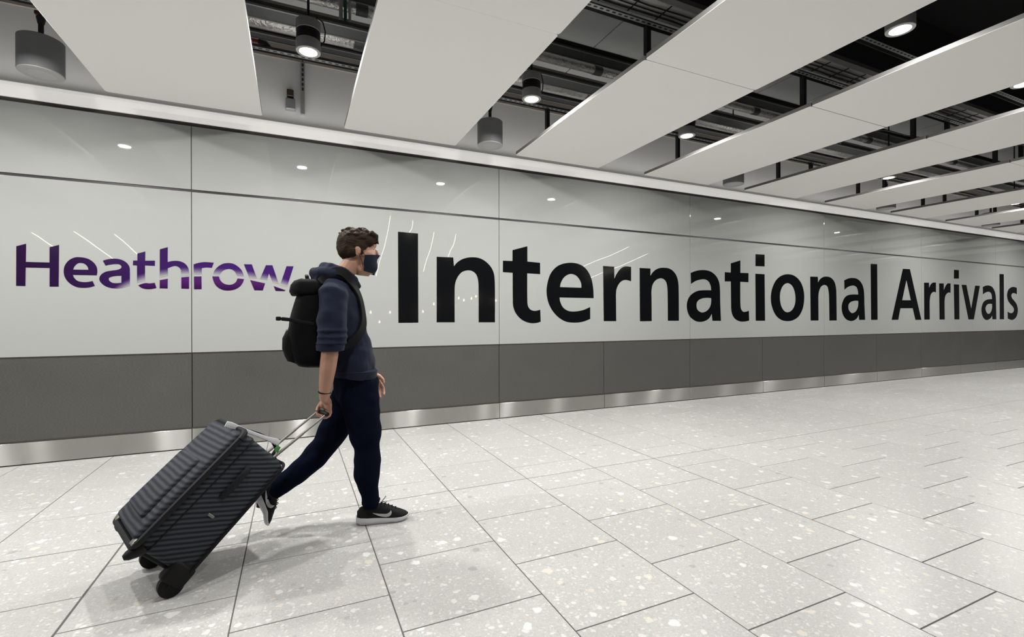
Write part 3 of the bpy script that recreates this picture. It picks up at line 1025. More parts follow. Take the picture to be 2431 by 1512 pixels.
# ---------------------------------------------------------------- odds and ends in the ceiling void
t = thing('cable_bundle', 'white and green cable bundle strapped upright in the first gap', 'cables', (0.37, 4.28, 3.66))
for k, (m_, w_) in enumerate((('white_plastic', .020), ('green', .017), ('white_plastic', .014))):
    q = bmesh.new()
    bm_tube(q, [(k * .036, 0, 0), (k * .036, .01, .3), (k * .036, .03, .6), (k * .036, .03, .88)], w_ * .8, 8)
    obj('cable', q, M[m_], t, True)
q = bmesh.new()
bm_box(q, -.03, .105, -.022, .022, .34, .37)
obj('strap', q, M['black_metal'], t)

t = thing('wall_bracket', 'perforated upright bracket with a small box on the wall in the first gap', 'bracket', (0.09, 5.403, 3.34))
q = bmesh.new()
bm_box(q, -.02, .02, -.02, .02, 0, .62)
obj('post', q, M['galv_light'], t)
q = bmesh.new()
for k in range(7):
    bm_box(q, -.008, .008, -.0215, -.0195, .24 + k * .05, .27 + k * .05)
obj('slot', q, M['black_metal'], t)['kind'] = 'stuff'
q = bmesh.new()
bm_box(q, -.16, -.07, -.05, .02, .02, .13, .006, 1)
obj('box', q, M['speaker_grey'], t)
q = bmesh.new()
bm_box(q, -.15, -.085, -.05, .02, .15, .22, .006, 1)
obj('junction', q, mat('box_brown', (0.04, 0.02, 0.012), .6), t)

t = thing('sprinkler_pipe', 'orange red pipe end with a black valve left of the first downlight', 'pipe', (-.60, 4.62, 3.60))
q = bmesh.new()
bm_tube(q, [(-.5, 0, 0), (.33, 0, 0)], .016, 10)
obj('pipe', q, M['red'], t, True)
q = bmesh.new()
bm_tube(q, [(.33, 0, 0), (.38, 0, -.01), (.43, 0, -.05), (.46, 0, -.06)], [.022, .03, .018, .012], 10)
obj('valve', q, M['black_metal'], t, True)

t = thing('junction_box', 'small white junction box on the trunking between the fourth and fifth rafts', 'electrical box', (6.05, 4.02, 3.592))
q = bmesh.new()
bm_box(q, -.07, .07, -.05, .05, 0, .10, .008, 1)
obj('box', q, M['white_plastic'], t)
q = bmesh.new()
bm_box(q, -.09, .09, -.06, .06, -.012, 0, .003, 1)
obj('lid', q, M['galv_light'], t)
t = thing('junction_box', 'grey junction box nearer the wall between the fourth and fifth rafts', 'electrical box', (5.92, 4.45, 3.53))
q = bmesh.new()
bm_box(q, -.06, .06, -.05, .05, 0, .08, .008, 1)
obj('box', q, M['speaker_grey'], t)
q = bmesh.new()
bm_box(q, -.07, .07, -.06, .06, .08, .092, .003, 1)
obj('lid', q, M['galv_light'], t)
t = thing('pipe_clamp', 'bright blue clamp on the trunking between the third and fourth rafts', 'clamp', (4.05, 4.05, 3.605))
q = bmesh.new()
bm_box(q, -.035, .035, -.03, .03, -.02, .09, .01, 2)
obj('body', q, M['blue'], t)
q = bmesh.new()
bm_tube(q, [(0, -.034, .03), (0, -.05, .03)], .012, 8)
obj('bolt', q, M['galv_light'], t, True)
for i, (lab, pts, m_) in enumerate((
    ('thin pale cable looping down between the fourth and fifth rafts', [(5.95, 3.55, 3.30), (6.05, 3.5, 3.40), (6.2, 3.4, 3.45), (6.4, 3.3, 3.44), (6.6, 3.2, 3.38), (6.75, 3.1, 3.34)], 'galv_light'),
    ('dark diagonal conduit above the fourth raft', [(4.35, 3.95, 3.74), (4.22, 3.6, 3.74), (4.22, 2.6, 3.74)], 'black_metal'),
    ('dark cable sagging between the fifth and sixth rafts', [(7.6, 3.4, 3.42), (7.8, 3.3, 3.36), (8.0, 3.2, 3.38), (8.2, 3.0, 3.46)], 'cable'))):
    q = bmesh.new()
    bm_tube(q, pts, .006 if i != 1 else .022, 8)
    tag(obj('conduit' if i == 1 else 'loose_cable', q, M[m_], None, True), lab, 'conduit' if i == 1 else 'cable')

# ---------------------------------------------------------------- lettering on the glass
def spline(txt):
    P = []
    for tok in txt.split():
        s = tok.endswith('*')
        a, b = tok.rstrip('*').split(',')
        P.append((float(a) / 1000, float(b) / 1000, s))
    n = len(P)
    out = []
    for i in range(n):
        p0, p1, p2, p3 = P[i - 1], P[i], P[(i + 1) % n], P[(i + 2) % n]
        out.append((p1[0], p1[1]))
        if not (p1[2] or p2[2]):
            continue
        ln = math.hypot(p2[0] - p1[0], p2[1] - p1[1])

        def tang(a, b, c):
            d = (c[0] - a[0], c[1] - a[1])
            L = math.hypot(*d) or 1
            return (d[0] / L * ln, d[1] / L * ln)
        if p1[2]:
            m1 = tang(p0, p1, p2)
        else:
            m1 = (p2[0] - p1[0], p2[1] - p1[1])
        if p2[2]:
            m2 = tang(p1, p2, p3)
        else:
            m2 = (p2[0] - p1[0], p2[1] - p1[1])
        for k in range(1, 6):
            u = k / 6
            h00 = 2 * u ** 3 - 3 * u * u + 1
            h10 = u ** 3 - 2 * u * u + u
            h01 = -2 * u ** 3 + 3 * u * u
            h11 = u ** 3 - u * u
            out.append(tuple(h00 * p1[c] + h10 * m1[c] + h01 * p2[c] + h11 * m2[c] for c in (0, 1)))
    return out


def letter_bm(conts, ox, oz):
    cu = bpy.data.curves.new('c', 'CURVE')
    cu.dimensions = '2D'
    cu.fill_mode = 'BOTH'
    cu.extrude = 0.0008
    for pts in conts:
        sp = cu.splines.new('POLY')
        sp.points.add(len(pts) - 1)
        for q_, p in zip(sp.points, pts):
            q_.co = (p[0] - ox, p[1] - oz, 0, 1)
        sp.use_cyclic_u = True
    o = bpy.data.objects.new('c', cu)
    COL.objects.link(o)
    dg = bpy.context.evaluated_depsgraph_get()
    dg.update()
    bm = bmesh.new()
    ev = o.evaluated_get(dg)
    bm.from_mesh(ev.to_mesh())
    ev.to_mesh_clear()
    bpy.data.objects.remove(o)
    for v in bm.verts:
        v.co = Vector((v.co.x, -v.co.z, v.co.y))
    return bm


YL = WALL_Y - 0.012 - 0.0010
for key, nm, lab in (('b', 'sign_lettering', 'large black words reading International Arrivals on the white glass'),
                     ('p', 'logo_lettering', 'purple word logo with fading letters at the left of the glass wall')):
    conts0 = [spline(s) for L_ in LETTERS[key] for s in L_]
    bx = min(p[0] for c in conts0 for p in c)
    bz = min(p[1] for c in conts0 for p in c)
    t = thing(nm, lab, 'lettering', (bx, YL, bz))
    LOW = {3: (1,), 4: (1, 2), 5: (1,), 6: (1,), 7: (3, 4)}
    for li_, L_ in enumerate(LETTERS[key]):
        cs = [spline(s) for s in L_]
        if key == 'b':
            obj('letter', letter_bm(cs, bx, bz), M['letter_black'], t)
        else:
            up, low = [], []
            for ci_, c in enumerate(cs):
                (low if ci_ in LOW.get(li_, ()) else up).append(c)
            bm = letter_bm(up, bx, bz)
            nf = len(bm.faces)
            if low:
                b2 = letter_bm(low, bx, bz)
                me_ = bpy.data.meshes.new('x')
                b2.to_mesh(me_)
                b2.free()
                bm.from_mesh(me_)
                bm.faces.ensure_lookup_table()
                for f_ in bm.faces[nf:]:
                    f_.material_index = 1
            obj('letter', bm, [M['purple_up'], M['purple_low']], t)

# ---------------------------------------------------------------- lights of the hall behind the viewer, mirrored in the glass
WARM = emit_mat('warm_glow', (1.0, 0.86, 0.62), 14.0)
STRING = emit_mat('string_glow', (1.0, 0.95, 0.80), 16.0)


def mirrored(px, py, y_real):
    """the point at depth y_real whose mirror image in the glass lies in this direction"""
    d = _r2 * ((px - 1215.5) / FPX) - _u2 * ((py - 756) / FPX) + _f
    t_ = (2 * (WALL_Y - .012) - y_real) / d.y
    return Vector((d.x * t_, y_real, CAM_H + d.z * t_))


PLACES = ['leftmost', 'second from the left', 'third from the left', 'just left of the head of the man', 'just right of the head of the man', 'above the first tall black letter',
          'right of the first tall black letter', 'above the second black letter', 'over the fifth black letter', 'rightmost, lower']
for lab, a, b in zip(PLACES, ((75, 552), (175, 549), (272, 556), (873, 507), (927, 512), (980, 523), (1033, 537), (1083, 552), (1505, 580), (1538, 602)),
                     ((125, 585), (268, 614), (330, 607), (862, 545), (893, 655), (970, 560), (1005, 645), (1064, 610), (1385, 632), (1400, 660))):
    A, B = mirrored(*a, -2.2), mirrored(*b, -2.2)
    t = thing('light_string', 'slanting light string mirrored as a streak, ' + lab, 'string light', A, 'strings of light mirrored in the glass')
    q = bmesh.new()
    mid = (B - A) * .5 + Vector((.03, 0, -.02))
    bm_tube(q, [Vector((0, 0, 0)), mid * .5 + Vector((.01, 0, 0)), mid, (B - A) * .75, B - A], .008, 6)
    obj('glow_tube', q, STRING, t, True)
    q = bmesh.new()
    bm_tube(q, [(0, 0, 0), (0, 0, 5.3 - A.z)], .003, 6)
    obj('wire', q, M['cable'], t)
for i, (px_, py_) in enumerate(((880, 741), (926, 741), (901, 764), (1004, 739), (1030, 721), (1089, 707), (1101, 712), (1119, 708), (1130, 703), (1177, 713))):
    A = mirrored(px_, py_, -5.0)
    t = thing('pendant_lamp', 'tiny warm pendant lamp mirrored low in the glass, %s from the left' % ORD[i], 'pendant lamp', A, 'small warm lamps mirrored in the glass')
    q = bmesh.new()
    bm_tube(q, [(0, 0, -.045), (0, 0, -.03), (0, 0, .01), (0, 0, .05)], [.014, .034, .026, .006], 12)
    obj('bulb', q, WARM, t, True)
    q = bmesh.new()
    bm_tube(q, [(0, 0, .05), (0, 0, 5.3 - A.z)], .003, 6)
    obj('wire', q, M['cable'], t)

# ---------------------------------------------------------------- the traveller
SK = mat('skin', (0.42, 0.225, 0.155), 0.5, var=0.06, scale=18, bump=0.06, bscale=120)
def hair_mat(name):
    n = NT(name)
    tc = n.n('ShaderNodeTexCoord')
    mp = n.n('ShaderNodeMapping')
    mp.inputs['Scale'].default_value = (26, 150, 95)
    n.l(tc.outputs['Object'], mp.inputs['Vector'])
    nz = n.n('ShaderNodeTexNoise')
    nz.inputs['Scale'].default_value = 1.0
    nz.inputs['Detail'].default_value = 4
    nz.inputs['Distortion'].default_value = .6
    n.l(mp.outputs[0], nz.inputs['Vector'])
    n.l(n.mix(nz.outputs['Fac'], (0.006, 0.0035, 0.002), (0.046, 0.027, 0.016)), n.b.inputs['Base Color'])
    n.b.inputs['Roughness'].default_value = 0.65
    n.b.inputs['Specular IOR Level'].default_value = 0.12
    n.bump(nz.outputs['Fac'], 0.9, 0.006)
    return n.m


HAIR = hair_mat('hair_dark_brown')
HOOD = mat('hoodie_navy', (0.0145, 0.0185, 0.034), 0.95, spec=.05, var=0.12, scale=9, bump=0.25, bscale=260, sheen=0.06)
TROU = mat('trousers_navy', (0.0035, 0.0055, 0.0135), 0.95, spec=.03, var=0.12, scale=9, bump=0.2, bscale=260)
MASK = mat('mask_navy', (0.016, 0.019, 0.032), 0.9, spec=.1, var=0.06, scale=40, bump=0.1)
PACK = mat('backpack_black', (0.0048, 0.0048, 0.0058), 0.75, spec=.08, var=0.15, scale=14, bump=0.35, bscale=300)
PACK2 = mat('backpack_charcoal', (0.008, 0.008, 0.0095), 0.8, spec=.08, var=0.15, scale=14, bump=0.35, bscale=300)
WEB = mat('webbing_black', (0.006, 0.006, 0.007), 0.7, spec=.15, bump=0.4, bscale=500)
SHOE = mat('shoe_black_mesh', (0.012, 0.012, 0.013), 0.75, spec=.15, var=0.15, scale=80, bump=0.5, bscale=420)
SOLE = mat('shoe_white_sole', (0.62, 0.62, 0.64), 0.6, var=0.04)
LOGO = mat('shoe_white_mark', (0.78, 0.78, 0.78), 0.5, var=0.02)
EYEW = mat('eye_white', (0.6, 0.58, 0.55), 0.3)
IRIS = mat('eye_brown', (0.03, 0.015, 0.008), 0.2)

PYC = 3.0
person = thing('person', 'man in navy hoodie, navy trousers and face mask walking right, pulling a suitcase', 'person', (0.42, PYC, 0))


def lb(p):
    """world point to the person's own frame"""
    return Vector(p) - Vector((0.42, PYC, 0))


def tube(bm, pts, rad, seg=14, ref=(0, 1, 0)):
    bm_tube(bm, [lb(p) for p in pts], rad, seg, ref)


def ball(bm, c, r, seg=20, rot=None):
    bm_ball(bm, lb(c), r, seg, rot)


# body: one continuous skin
bm = bmesh.new()
tube(bm, [(.34, 3, .74), (.337, 3, .84), (.318, 3, .98), (.275, 3, 1.14), (.250, 3, 1.27), (.238, 3, 1.37), (.238, 3, 1.415), (.245, 3, 1.445)],
     [(.11, .08), (.130, .085), (.112, .072), (.125, .080), (.135, .085), (.130, .068), (.085, .050), (.055, .050)], 20)
tube(bm, [(.240, 3, 1.41), (.262, 3, 1.47), (.300, 3, 1.525), (.335, 3, 1.58)], [.062, .056, .054, .055])
# head
tilt = Matrix.Rotation(math.radians(-6), 3, 'Y')
ball(bm, (.348, 3, 1.655), (.099, .076, .094), 24)
ball(bm, (.385, 3, 1.600), (.072, .064, .085), 20)
ball(bm, (.408, 3, 1.535), (.056, .050, .048), 18)
tube(bm, [(.330, 3, 1.57), (.37, 3, 1.520), (.425, 3, 1.508)], [.045, .046, .034])
ball(bm, (.430, 3, 1.505), (.020, .022, .016))
tube(bm, [(.440, 3, 1.652), (.458, 3, 1.632), (.469, 3, 1.607), (.461, 3, 1.594)], [(.008, .010), (.010, .012), (.014, .011), (.013, .008)], 10)
tube(bm, [(.432, 2.955, 1.664), (.449, 2.972, 1.668), (.452, 3, 1.662), (.449, 3.028, 1.668), (.432, 3.045, 1.664)], [.009, .011, .010, .011, .009], 10, (0, 0, 1))
tube(bm, [(.448, 2.985, 1.553), (.455, 3, 1.553), (.448, 3.015, 1.553)], [.008, .011, .008], 10, (0, 0, 1))
for s in (-1, 1):
    ball(bm, (.394, 3 + s * .048, 1.612), (.028, .015, .020))
    tube(bm, [(.424, 3 + s * .046, 1.645), (.437, 3 + s * .036, 1.6515), (.442, 3 + s * .024, 1.650), (.438, 3 + s * .014, 1.642)], [.004, .0048, .0048, .004], 8, (0, 0, 1))
    tube(bm, [(.424, 3 + s * .045, 1.632), (.436, 3 + s * .036, 1.6275), (.441, 3 + s * .024, 1.6275), (.438, 3 + s * .014, 1.635)], [.004, .0046, .0046, .004], 8, (0, 0, 1))
    ball(bm, (.346, 3 + s * .077, 1.618), (.017, .010, .031), 14, Matrix.Rotation(math.radians(12), 3, 'Y'))
    ball(bm, (.343, 3 + s * .083, 1.628), (.017, .006, .022), 12)
# arms
tube(bm, [(.225, 2.89, 1.365), (.203, 2.845, 1.325), (.190, 2.81, 1.22), (.181, 2.792, 1.06)], [.042, .044, .040, .038])
tube(bm, [(.182, 2.795, 1.09), (.179, 2.792, 1.03), (.170, 2.806, .95), (.160, 2.825, .86), (.153, 2.836, .795), (.152, 2.846, .77)],
     [.040, .046, (.046, .044), (.038, .037), (.034, .029), (.036, .024)])
tube(bm, [(.255, 3.11, 1.365), (.284, 3.16, 1.325), (.325, 3.19, 1.20), (.375, 3.20, 1.05)], [.042, .044, .040, .038])
tube(bm, [(.372, 3.20, 1.06), (.395, 3.195, .99), (.425, 3.175, .915), (.442, 3.165, .872)], [.041, .042, .032, .027])
# right hand closed round the trolley grip
GRIP = Vector((.146, 2.905, .688))
BAR = Vector((.300, -.954, 0)).normalized()
FWD = Vector((.954, .300, 0))


def gp(along, fwd, up):
    return GRIP + BAR * along + FWD * fwd + Vector((0, 0, up))


HC = .012
bm_tube(bm, [lb((.152, 2.840, .785)), lb(gp(HC + .004, .016, .070)), lb(gp(HC, .024, .045)), lb(gp(HC, .027, .020))],
        [(.032, .024), (.041, .022), (.046, .020), (.044, .016)], 14, BAR)
for k, (along, ln) in enumerate(((-.036, .95), (-.0122, 1.05), (.0117, 1.0), (.0352, .82))):
    a = HC + along
    bm_tube(bm, [lb(gp(a, .024, .026)), lb(gp(a, .0275, .004)), lb(gp(a, .021, -.017 * ln)), lb(gp(a, .002, -.0265 * ln)), lb(gp(a, -.017, -.018 * ln)), lb(gp(a, -.023, -.002))],
            [.0108, .0107, .0102, .0098, .0092, .0075], 10, BAR)
bm_tube(bm, [lb(gp(-.014, .014, .066)), lb(gp(-.034, .008, .046)), lb(gp(-.038, -.006, .029)), lb(gp(-.029, -.018, .016)), lb(gp(-.014, -.023, .009))],
        [.0175, .0155, .0125, .0106, .0084], 10, BAR)
bm_tube(bm, [lb(gp(.004, .016, .066)), lb(gp(-.014, .010, .040)), lb(gp(-.016, .012, .022))], [.020, .018, .012], 10, BAR)
# left hand, relaxed
HD = Vector((.36, -.05, -.93)).normalized()
HS = Vector((.90, -.22, .36)).normalized()
HN = HD.cross(HS).normalized()
W0 = Vector((.442, 3.165, .880))


def hp(d, s, n):
    return W0 + HD * (d * 1.12) + HS * (s * 1.18 - .006) + HN * (n * 1.12)


sgn = 1 if HN.y < 0 else -1
bm_tube(bm, [lb(hp(-.01, 0, 0)), lb(hp(.03, .002, 0)), lb(hp(.07, .004, 0)), lb(hp(.095, .004, 0))], [(.030, .022), (.038, .020), (.045, .017), (.044, .014)], 14, HS)
for k, (s_, ln) in enumerate(((.033, .068), (.0115, .076), (-.0105, .071), (-.032, .056))):
    c_ = .10 + .10 * k
    bm_tube(bm, [lb(hp(.088, s_ * .95 + .004, 0)), lb(hp(.088 + ln * .45, s_ * 1.05 + .004, sgn * .006)), lb(hp(.088 + ln * .78, s_ * 1.05, sgn * (.018 + .006 * k))),
                 lb(hp(.088 + ln * .97, s_ * 1.02 - .003, sgn * (.034 + .008 * k)))], [.0110, .0102, .0093, .0075], 10, HS)
bm_tube(bm, [lb(hp(.022, .020, sgn * .006)), lb(hp(.045, .044, sgn * .014)), lb(hp(.070, .055, sgn * .022)), lb(hp(.092, .053, sgn * .030))], [.0165, .0142, .0118, .0088], 10, HS)
# legs and feet
tube(bm, [(.345, 2.93, .82), (.350, 2.92, .74), (.372, 2.915, .60), (.393, 2.92, .455), (.398, 2.925, .33), (.408, 2.93, .20), (.410, 2.93, .10), (.412, 2.932, .075)],
     [.070, .075, .062, .048, .050, .038, .028, .022])
tube(bm, [(.398, 2.938, .070), (.44, 2.936, .058), (.52, 2.930, .050), (.570, 2.925, .044)], [.016, .018, (.022, .012), .010])
tube(bm, [(.338, 3.07, .82), (.325, 3.08, .74), (.25, 3.08, .59), (.172, 3.08, .452), (.08, 3.08, .37), (-.04, 3.08, .27), (-.145, 3.08, .185)],
     [.070, .075, .062, .048, .050, .038, .028])
tube(bm, [(-.135, 3.08, .190), (-.160, 3.078, .165), (-.162, 3.076, .15)], [.026, .018, .012])
bm = remesh(bm, 0.0042, 5)
body = obj('body', bm, SK, person, True, 180)

for s in (-1, 1):
    q = bmesh.new()
    bm_ball(q, lb((.4310, 3 + s * .030, 1.640)), .0108, 14)
    obj('eye', q, EYEW, person, True, 180)
    q = bmesh.new()
    bm_ball(q, lb((.4395, 3 + s * .0315, 1.6395)), (.0032, .0056, .0056), 10)
    obj('iris', q, IRIS, person, True, 180)
    q = bmesh.new()
    bm_tube(q, [lb((.430, 3 + s * .052, 1.664)), lb((.449, 3 + s * .036, 1.673)), lb((.457, 3 + s * .016, 1.668))], [.0035, .0055, .0045], 8, (0, 0, 1))
    obj('eyebrow', q, HAIR, person, True)

# hair
bm = bmesh.new()
ball(bm, (.338, 3, 1.672), (.108, .0865, .090), 28)
ball(bm, (.392, 3, 1.700), (.066, .070, .052), 20)
ball(bm, (.300, 3, 1.640), (.070, .076, .074), 20)
for s in (-1, 1):
    ball(bm, (.350, 3 + s * .066, 1.655), (.040, .022, .046), 14)
    ball(bm, (.315, 3 + s * .058, 1.628), (.040, .024, .046), 14)
    ball(bm, (.362, 3 + s * .073, 1.622), (.014, .010, .026), 10)
    ball(bm, (.405, 3 + s * .055, 1.682), (.042, .024, .030), 12)
rr = random.Random(3)
for k in range(54):
    a = rr.uniform(-PI, PI)
    b = rr.uniform(.15, 1.25)
    c_ = Vector((.345 + .104 * math.cos(a) * math.cos(b), 3 + .082 * math.sin(a) * math.cos(b), 1.678 + .084 * math.sin(b)))
    d_ = Vector((.035, rr.uniform(-.02, .02), rr.uniform(-.008, .006)))
    tube(bm, [c_ - d_ * .6, c_ + Vector((0, 0, .006)), c_ + d_ * .8 - Vector((0, 0, .006))], [.004, .0115, .003], 8)
for k in range(9):
    y_ = 3 + (k - 4) * .0155
    tube(bm, [(.415, y_, 1.735), (.452, y_ * 1.0, 1.712), (.474 - .005 * abs(k - 4), y_ + rr.uniform(-.008, .008), 1.676 + rr.uniform(-.006, .008))], [.016, .016, .006], 8)
bm = remesh(bm, 0.0045, 2)
wrinkle(bm, .0035, 45, (1, 1, .5))
obj('hair', bm, HAIR, person, True, 180)

# face mask with ear loops, laid over the face
bvh_body = BVHTree.FromPolygons([v.co.copy() for v in body.data.vertices], [tuple(p.vertices) for p in body.data.polygons])
bm = bmesh.new()
NR, NC = 12, 25
grid = []
for i in range(NR):
    u = i / (NR - 1)
    row = []
    for k in range(NC):
        a_ = (k - (NC - 1) / 2) / ((NC - 1) / 2)
        w = a_ * math.radians(92 - 10 * abs(u - .5))
        z = 1.608 - u * (.128 - .030 * abs(a_)) - .010 * abs(a_)
        ctr = lb((.380, 3, z + .010 * max(0, u - .6)))
        d_ = Vector((math.cos(w), math.sin(w), 0))
        hit = bvh_body.ray_cast(ctr + d_ * .25, -d_, .25)
        r_ = .25 - hit[3] if hit[0] is not None else .055
        row.append([ctr, d_, max(r_, .030)])
    grid.append(row)
for _ in range(14):
    for i in range(NR):
        for k in range(NC):
            nb = [grid[a][b][2] for a, b in ((i - 1, k), (i + 1, k), (i, k - 1), (i, k + 1)) if 0 <= a < NR and 0 <= b < NC]
            grid[i][k][2] = max(grid[i][k][2], .5 * grid[i][k][2] + .5 * sum(nb) / len(nb))
V = [[bm.verts.new(c_ + d_ * (r_ + .0035)) for c_, d_, r_ in row] for row in grid]
for i in range(NR - 1):
    for k in range(NC - 1):
        bm.faces.new((V[i][k], V[i][k + 1], V[i + 1][k + 1], V[i + 1][k]))
ends = {s_: (V[0][(NC - 1) if s_ > 0 else 0].co.copy(), V[-1][(NC - 1) if s_ > 0 else 0].co.copy()) for s_ in (-1, 1)}
bmesh.ops.recalc_face_normals(bm, faces=bm.faces[:])
bmesh.ops.solidify(bm, geom=bm.faces[:], thickness=.002)
mk = obj('face_mask', bm, MASK, person, True, 60)
for s_ in (-1, 1):
    tip_ = lb((.348, 3 + s_ * .084, 1.618))
    q = bmesh.new()
    a_, b_ = ends[s_]
    bm_tube(q, [a_, (a_ + tip_) / 2 + Vector((0, s_ * .007, .010)), tip_ + Vector((0, 0, .012)), tip_ + Vector((-.008, 0, 0)), tip_ + Vector((0, 0, -.014)), (b_ + tip_) / 2 + Vector((0, s_ * .006, 0)), b_], .0016, 6)
    obj('ear_loop', q, MASK, mk, True)

# hoodie
bm = bmesh.new()
tube(bm, [(.322, 3, .876), (.325, 3, .90), (.327, 3, .95), (.316, 3, 1.02), (.288, 3, 1.12), (.263, 3, 1.24), (.246, 3, 1.34), (.236, 3, 1.41), (.240, 3, 1.452), (.258, 3, 1.475)],
     [(.158, .128), (.162, .130), (.166, .126), (.160, .118), (.164, .120), (.172, .126), (.172, .112), (.142, .090), (.088, .074), (.068, .062)], 24)
# right sleeve pushed up to the elbow
tube(bm, [(.222, 2.90, 1.385), (.205, 2.845, 1.355), (.192, 2.815, 1.25), (.186, 2.800, 1.15), (.183, 2.795, 1.09), (.182, 2.793, 1.055)],
     [(.066, .072), (.070, .078), (.064, .076), (.062, .076), (.064, .078), (.060, .072)], 18)
for z_, g in ((1.155, .004), (1.120, .007), (1.085, .006)):
    tube(bm, [(.184, 2.797, z_ - .012), (.184, 2.797, z_), (.184, 2.797, z_ + .012)], [.060, (.067 + g, .080 + g), .060], 18)
# left sleeve to the wrist
tube(bm, [(.262, 3.10, 1.385), (.286, 3.155, 1.35), (.322, 3.185, 1.22), (.368, 3.20, 1.06), (.400, 3.195, .98), (.430, 3.178, .915), (.441, 3.170, .893)],
     [.070, .072, .064, .060, .055, .046, .040], 18)
bm = remesh(bm, 0.0065, 6)
wrinkle(bm, .012, 6.5, (1.3, 1.2, 1.25), 3.1, 2)
wrinkle(bm, .0022, 19, (.8, .8, 1.5), 8.4, 1)
hoodie = obj('hoodie', bm, HOOD, person, True, 180)
# hood lying in folds on the shoulders, the hem and the cuff
bm = bmesh.new()
for rr_, pts in ((.030, [(.350, 2.985, 1.408), (.318, 2.935, 1.447), (.262, 2.902, 1.482), (.195, 2.918, 1.510), (.158, 3.0, 1.522), (.195, 3.082, 1.510), (.262, 3.098, 1.482), (.318, 3.065, 1.447), (.350, 3.015, 1.408)]),
                 (.034, [(.285, 2.905, 1.452), (.215, 2.885, 1.472), (.145, 2.925, 1.482), (.112, 3.0, 1.484), (.145, 3.075, 1.482), (.215, 3.115, 1.472), (.285, 3.095, 1.452)]),
                 (.036, [(.20, 2.93, 1.455), (.140, 2.955, 1.448), (.120, 3.0, 1.440), (.140, 3.045, 1.448), (.20, 3.07, 1.455)])):
    n_ = len(pts)
    tube(bm, pts, [(rr_ * (.55 if i in (0, n_ - 1) else 1.0)) for i in range(n_)], 12, (0, 0, 1))
bm = remesh(bm, 0.0065, 5)
wrinkle(bm, .006, 14, (1, 1, 1.3), 1.7, 2)
hood_o = obj('hood', bm, HOOD, person, True, 180)
bm = bmesh.new()
ringp = []
bm_tube(bm, [lb((.321, 3, .868)), lb((.322, 3, .874)), lb((.324, 3, .912)), lb((.324, 3, .918))], [(.154, .124), (.166, .136), (.171, .140), (.158, .128)], 40, (0, 1, 0))
wrinkle(bm, .003, 14, (1, 1, .2))
obj('hem', bm, HOOD, person, True)
bm = bmesh.new()
tube(bm, [(.437, 3.173, .900), (.440, 3.170, .893), (.449, 3.164, .868), (.451, 3.162, .862)], [.034, .039, .036, .030], 18)
obj('cuff', bm, HOOD, person, True)
bm = bmesh.new()
tube(bm, [(.182, 2.793, 1.040), (.182, 2.793, 1.045), (.183, 2.794, 1.075), (.183, 2.794, 1.08)], [.050, (.062, .072), (.066, .076), .055], 20)
obj('cuff', bm, HOOD, person, True)
q = bmesh.new()
tube(q, [(.1535, 2.836, .808), (.154, 2.8355, .813), (.1545, 2.835, .818)], [(.036, .032), (.039, .035), (.036, .032)], 18)
obj('wristband', q, WEB, person, True)

# trousers
bm = bmesh.new()
tube(bm, [(.320, 3, .935), (.328, 3, .89), (.342, 3, .82), (.348, 3, .75), (.345, 3, .69)], [(.138, .112), (.148, .122), (.152, .132), (.140, .122), (.07, .07)], 22)
tube(bm, [(.345, 2.935, .85), (.352, 2.925, .76), (.366, 2.918, .66), (.382, 2.917, .55), (.392, 2.92, .455), (.390, 2.923, .38), (.392, 2.926, .29), (.402, 2.929, .21), (.410, 2.930, .155), (.413, 2.93, .118)],
     [(.085, .108), (.090, .116), (.086, .106), (.078, .092), (.072, .080), (.072, .078), (.066, .070), (.054, .058), (.047, .050), (.046, .048)], 18)
tube(bm, [(.335, 3.065, .84), (.318, 3.075, .75), (.27, 3.08, .64), (.215, 3.08, .54), (.165, 3.08, .455), (.10, 3.08, .385), (.03, 3.08, .325), (-.06, 3.08, .255), (-.128, 3.08, .205), (-.155, 3.08, .185)],
     [(.085, .108), (.090, .110), (.082, .098), (.076, .086), (.070, .076), (.070, .076), (.062, .066), (.050, .052), (.044, .044), (.042, .042)], 18)
bm = remesh(bm, 0.0065, 6)
wrinkle(bm, .010, 5.5, (1, 1, 1.5), 5.5, 2)
wrinkle(bm, .0020, 17, (1, 1, 1.3), 2.2, 1)
trousers = obj('trousers', bm, TROU, person, True, 180)
for pts in ([(.409, 2.93, .168), (.412, 2.93, .150), (.413, 2.93, .104), (.413, 2.93, .094)], [(-.122, 3.08, .212), (-.132, 3.08, .205), (-.160, 3.08, .180), (-.164, 3.08, .176)]):
    bm = bmesh.new()
    tube(bm, pts, [.040, .047, .044, .036], 18)
    wrinkle(bm, .003, 40)
    obj('trouser_cuff', bm, TROU, person, True)

for pts in ([(.411, 2.93, .14), (.412, 2.931, .11), (.414, 2.934, .085), (.418, 2.935, .070)], [(-.135, 3.08, .198), (-.152, 3.079, .180), (-.166, 3.077, .160), (-.168, 3.076, .145)]):
    bm = bmesh.new()
    tube(bm, pts, [.038, .038, .034, .030], 16)
    obj('sock', bm, WEB, person, True)

# shoes -------------------------------------------------------------------
SX = [0, .02, .06, .10, .15, .19, .225, .255, .280, .297]
SW = [.020, .032, .037, .036, .040, .046, .048, .044, .033, .012]
ST = [.074, .098, .103, .108, .106, .088, .069, .056, .045, .034]
SS = [.046, .044, .040, .037, .033, .030, .028, .027, .029, .031]
SB = [.014, .004, 0, 0, 0, 0, 0, .003, .010, .020]


def lerp_tab(tab, x):
    for i in range(len(SX) - 1):
        if x <= SX[i + 1]:
            u = (x - SX[i]) / (SX[i + 1] - SX[i])
            return tab[i] + (tab[i + 1] - tab[i]) * max(0, u)
    return tab[-1]


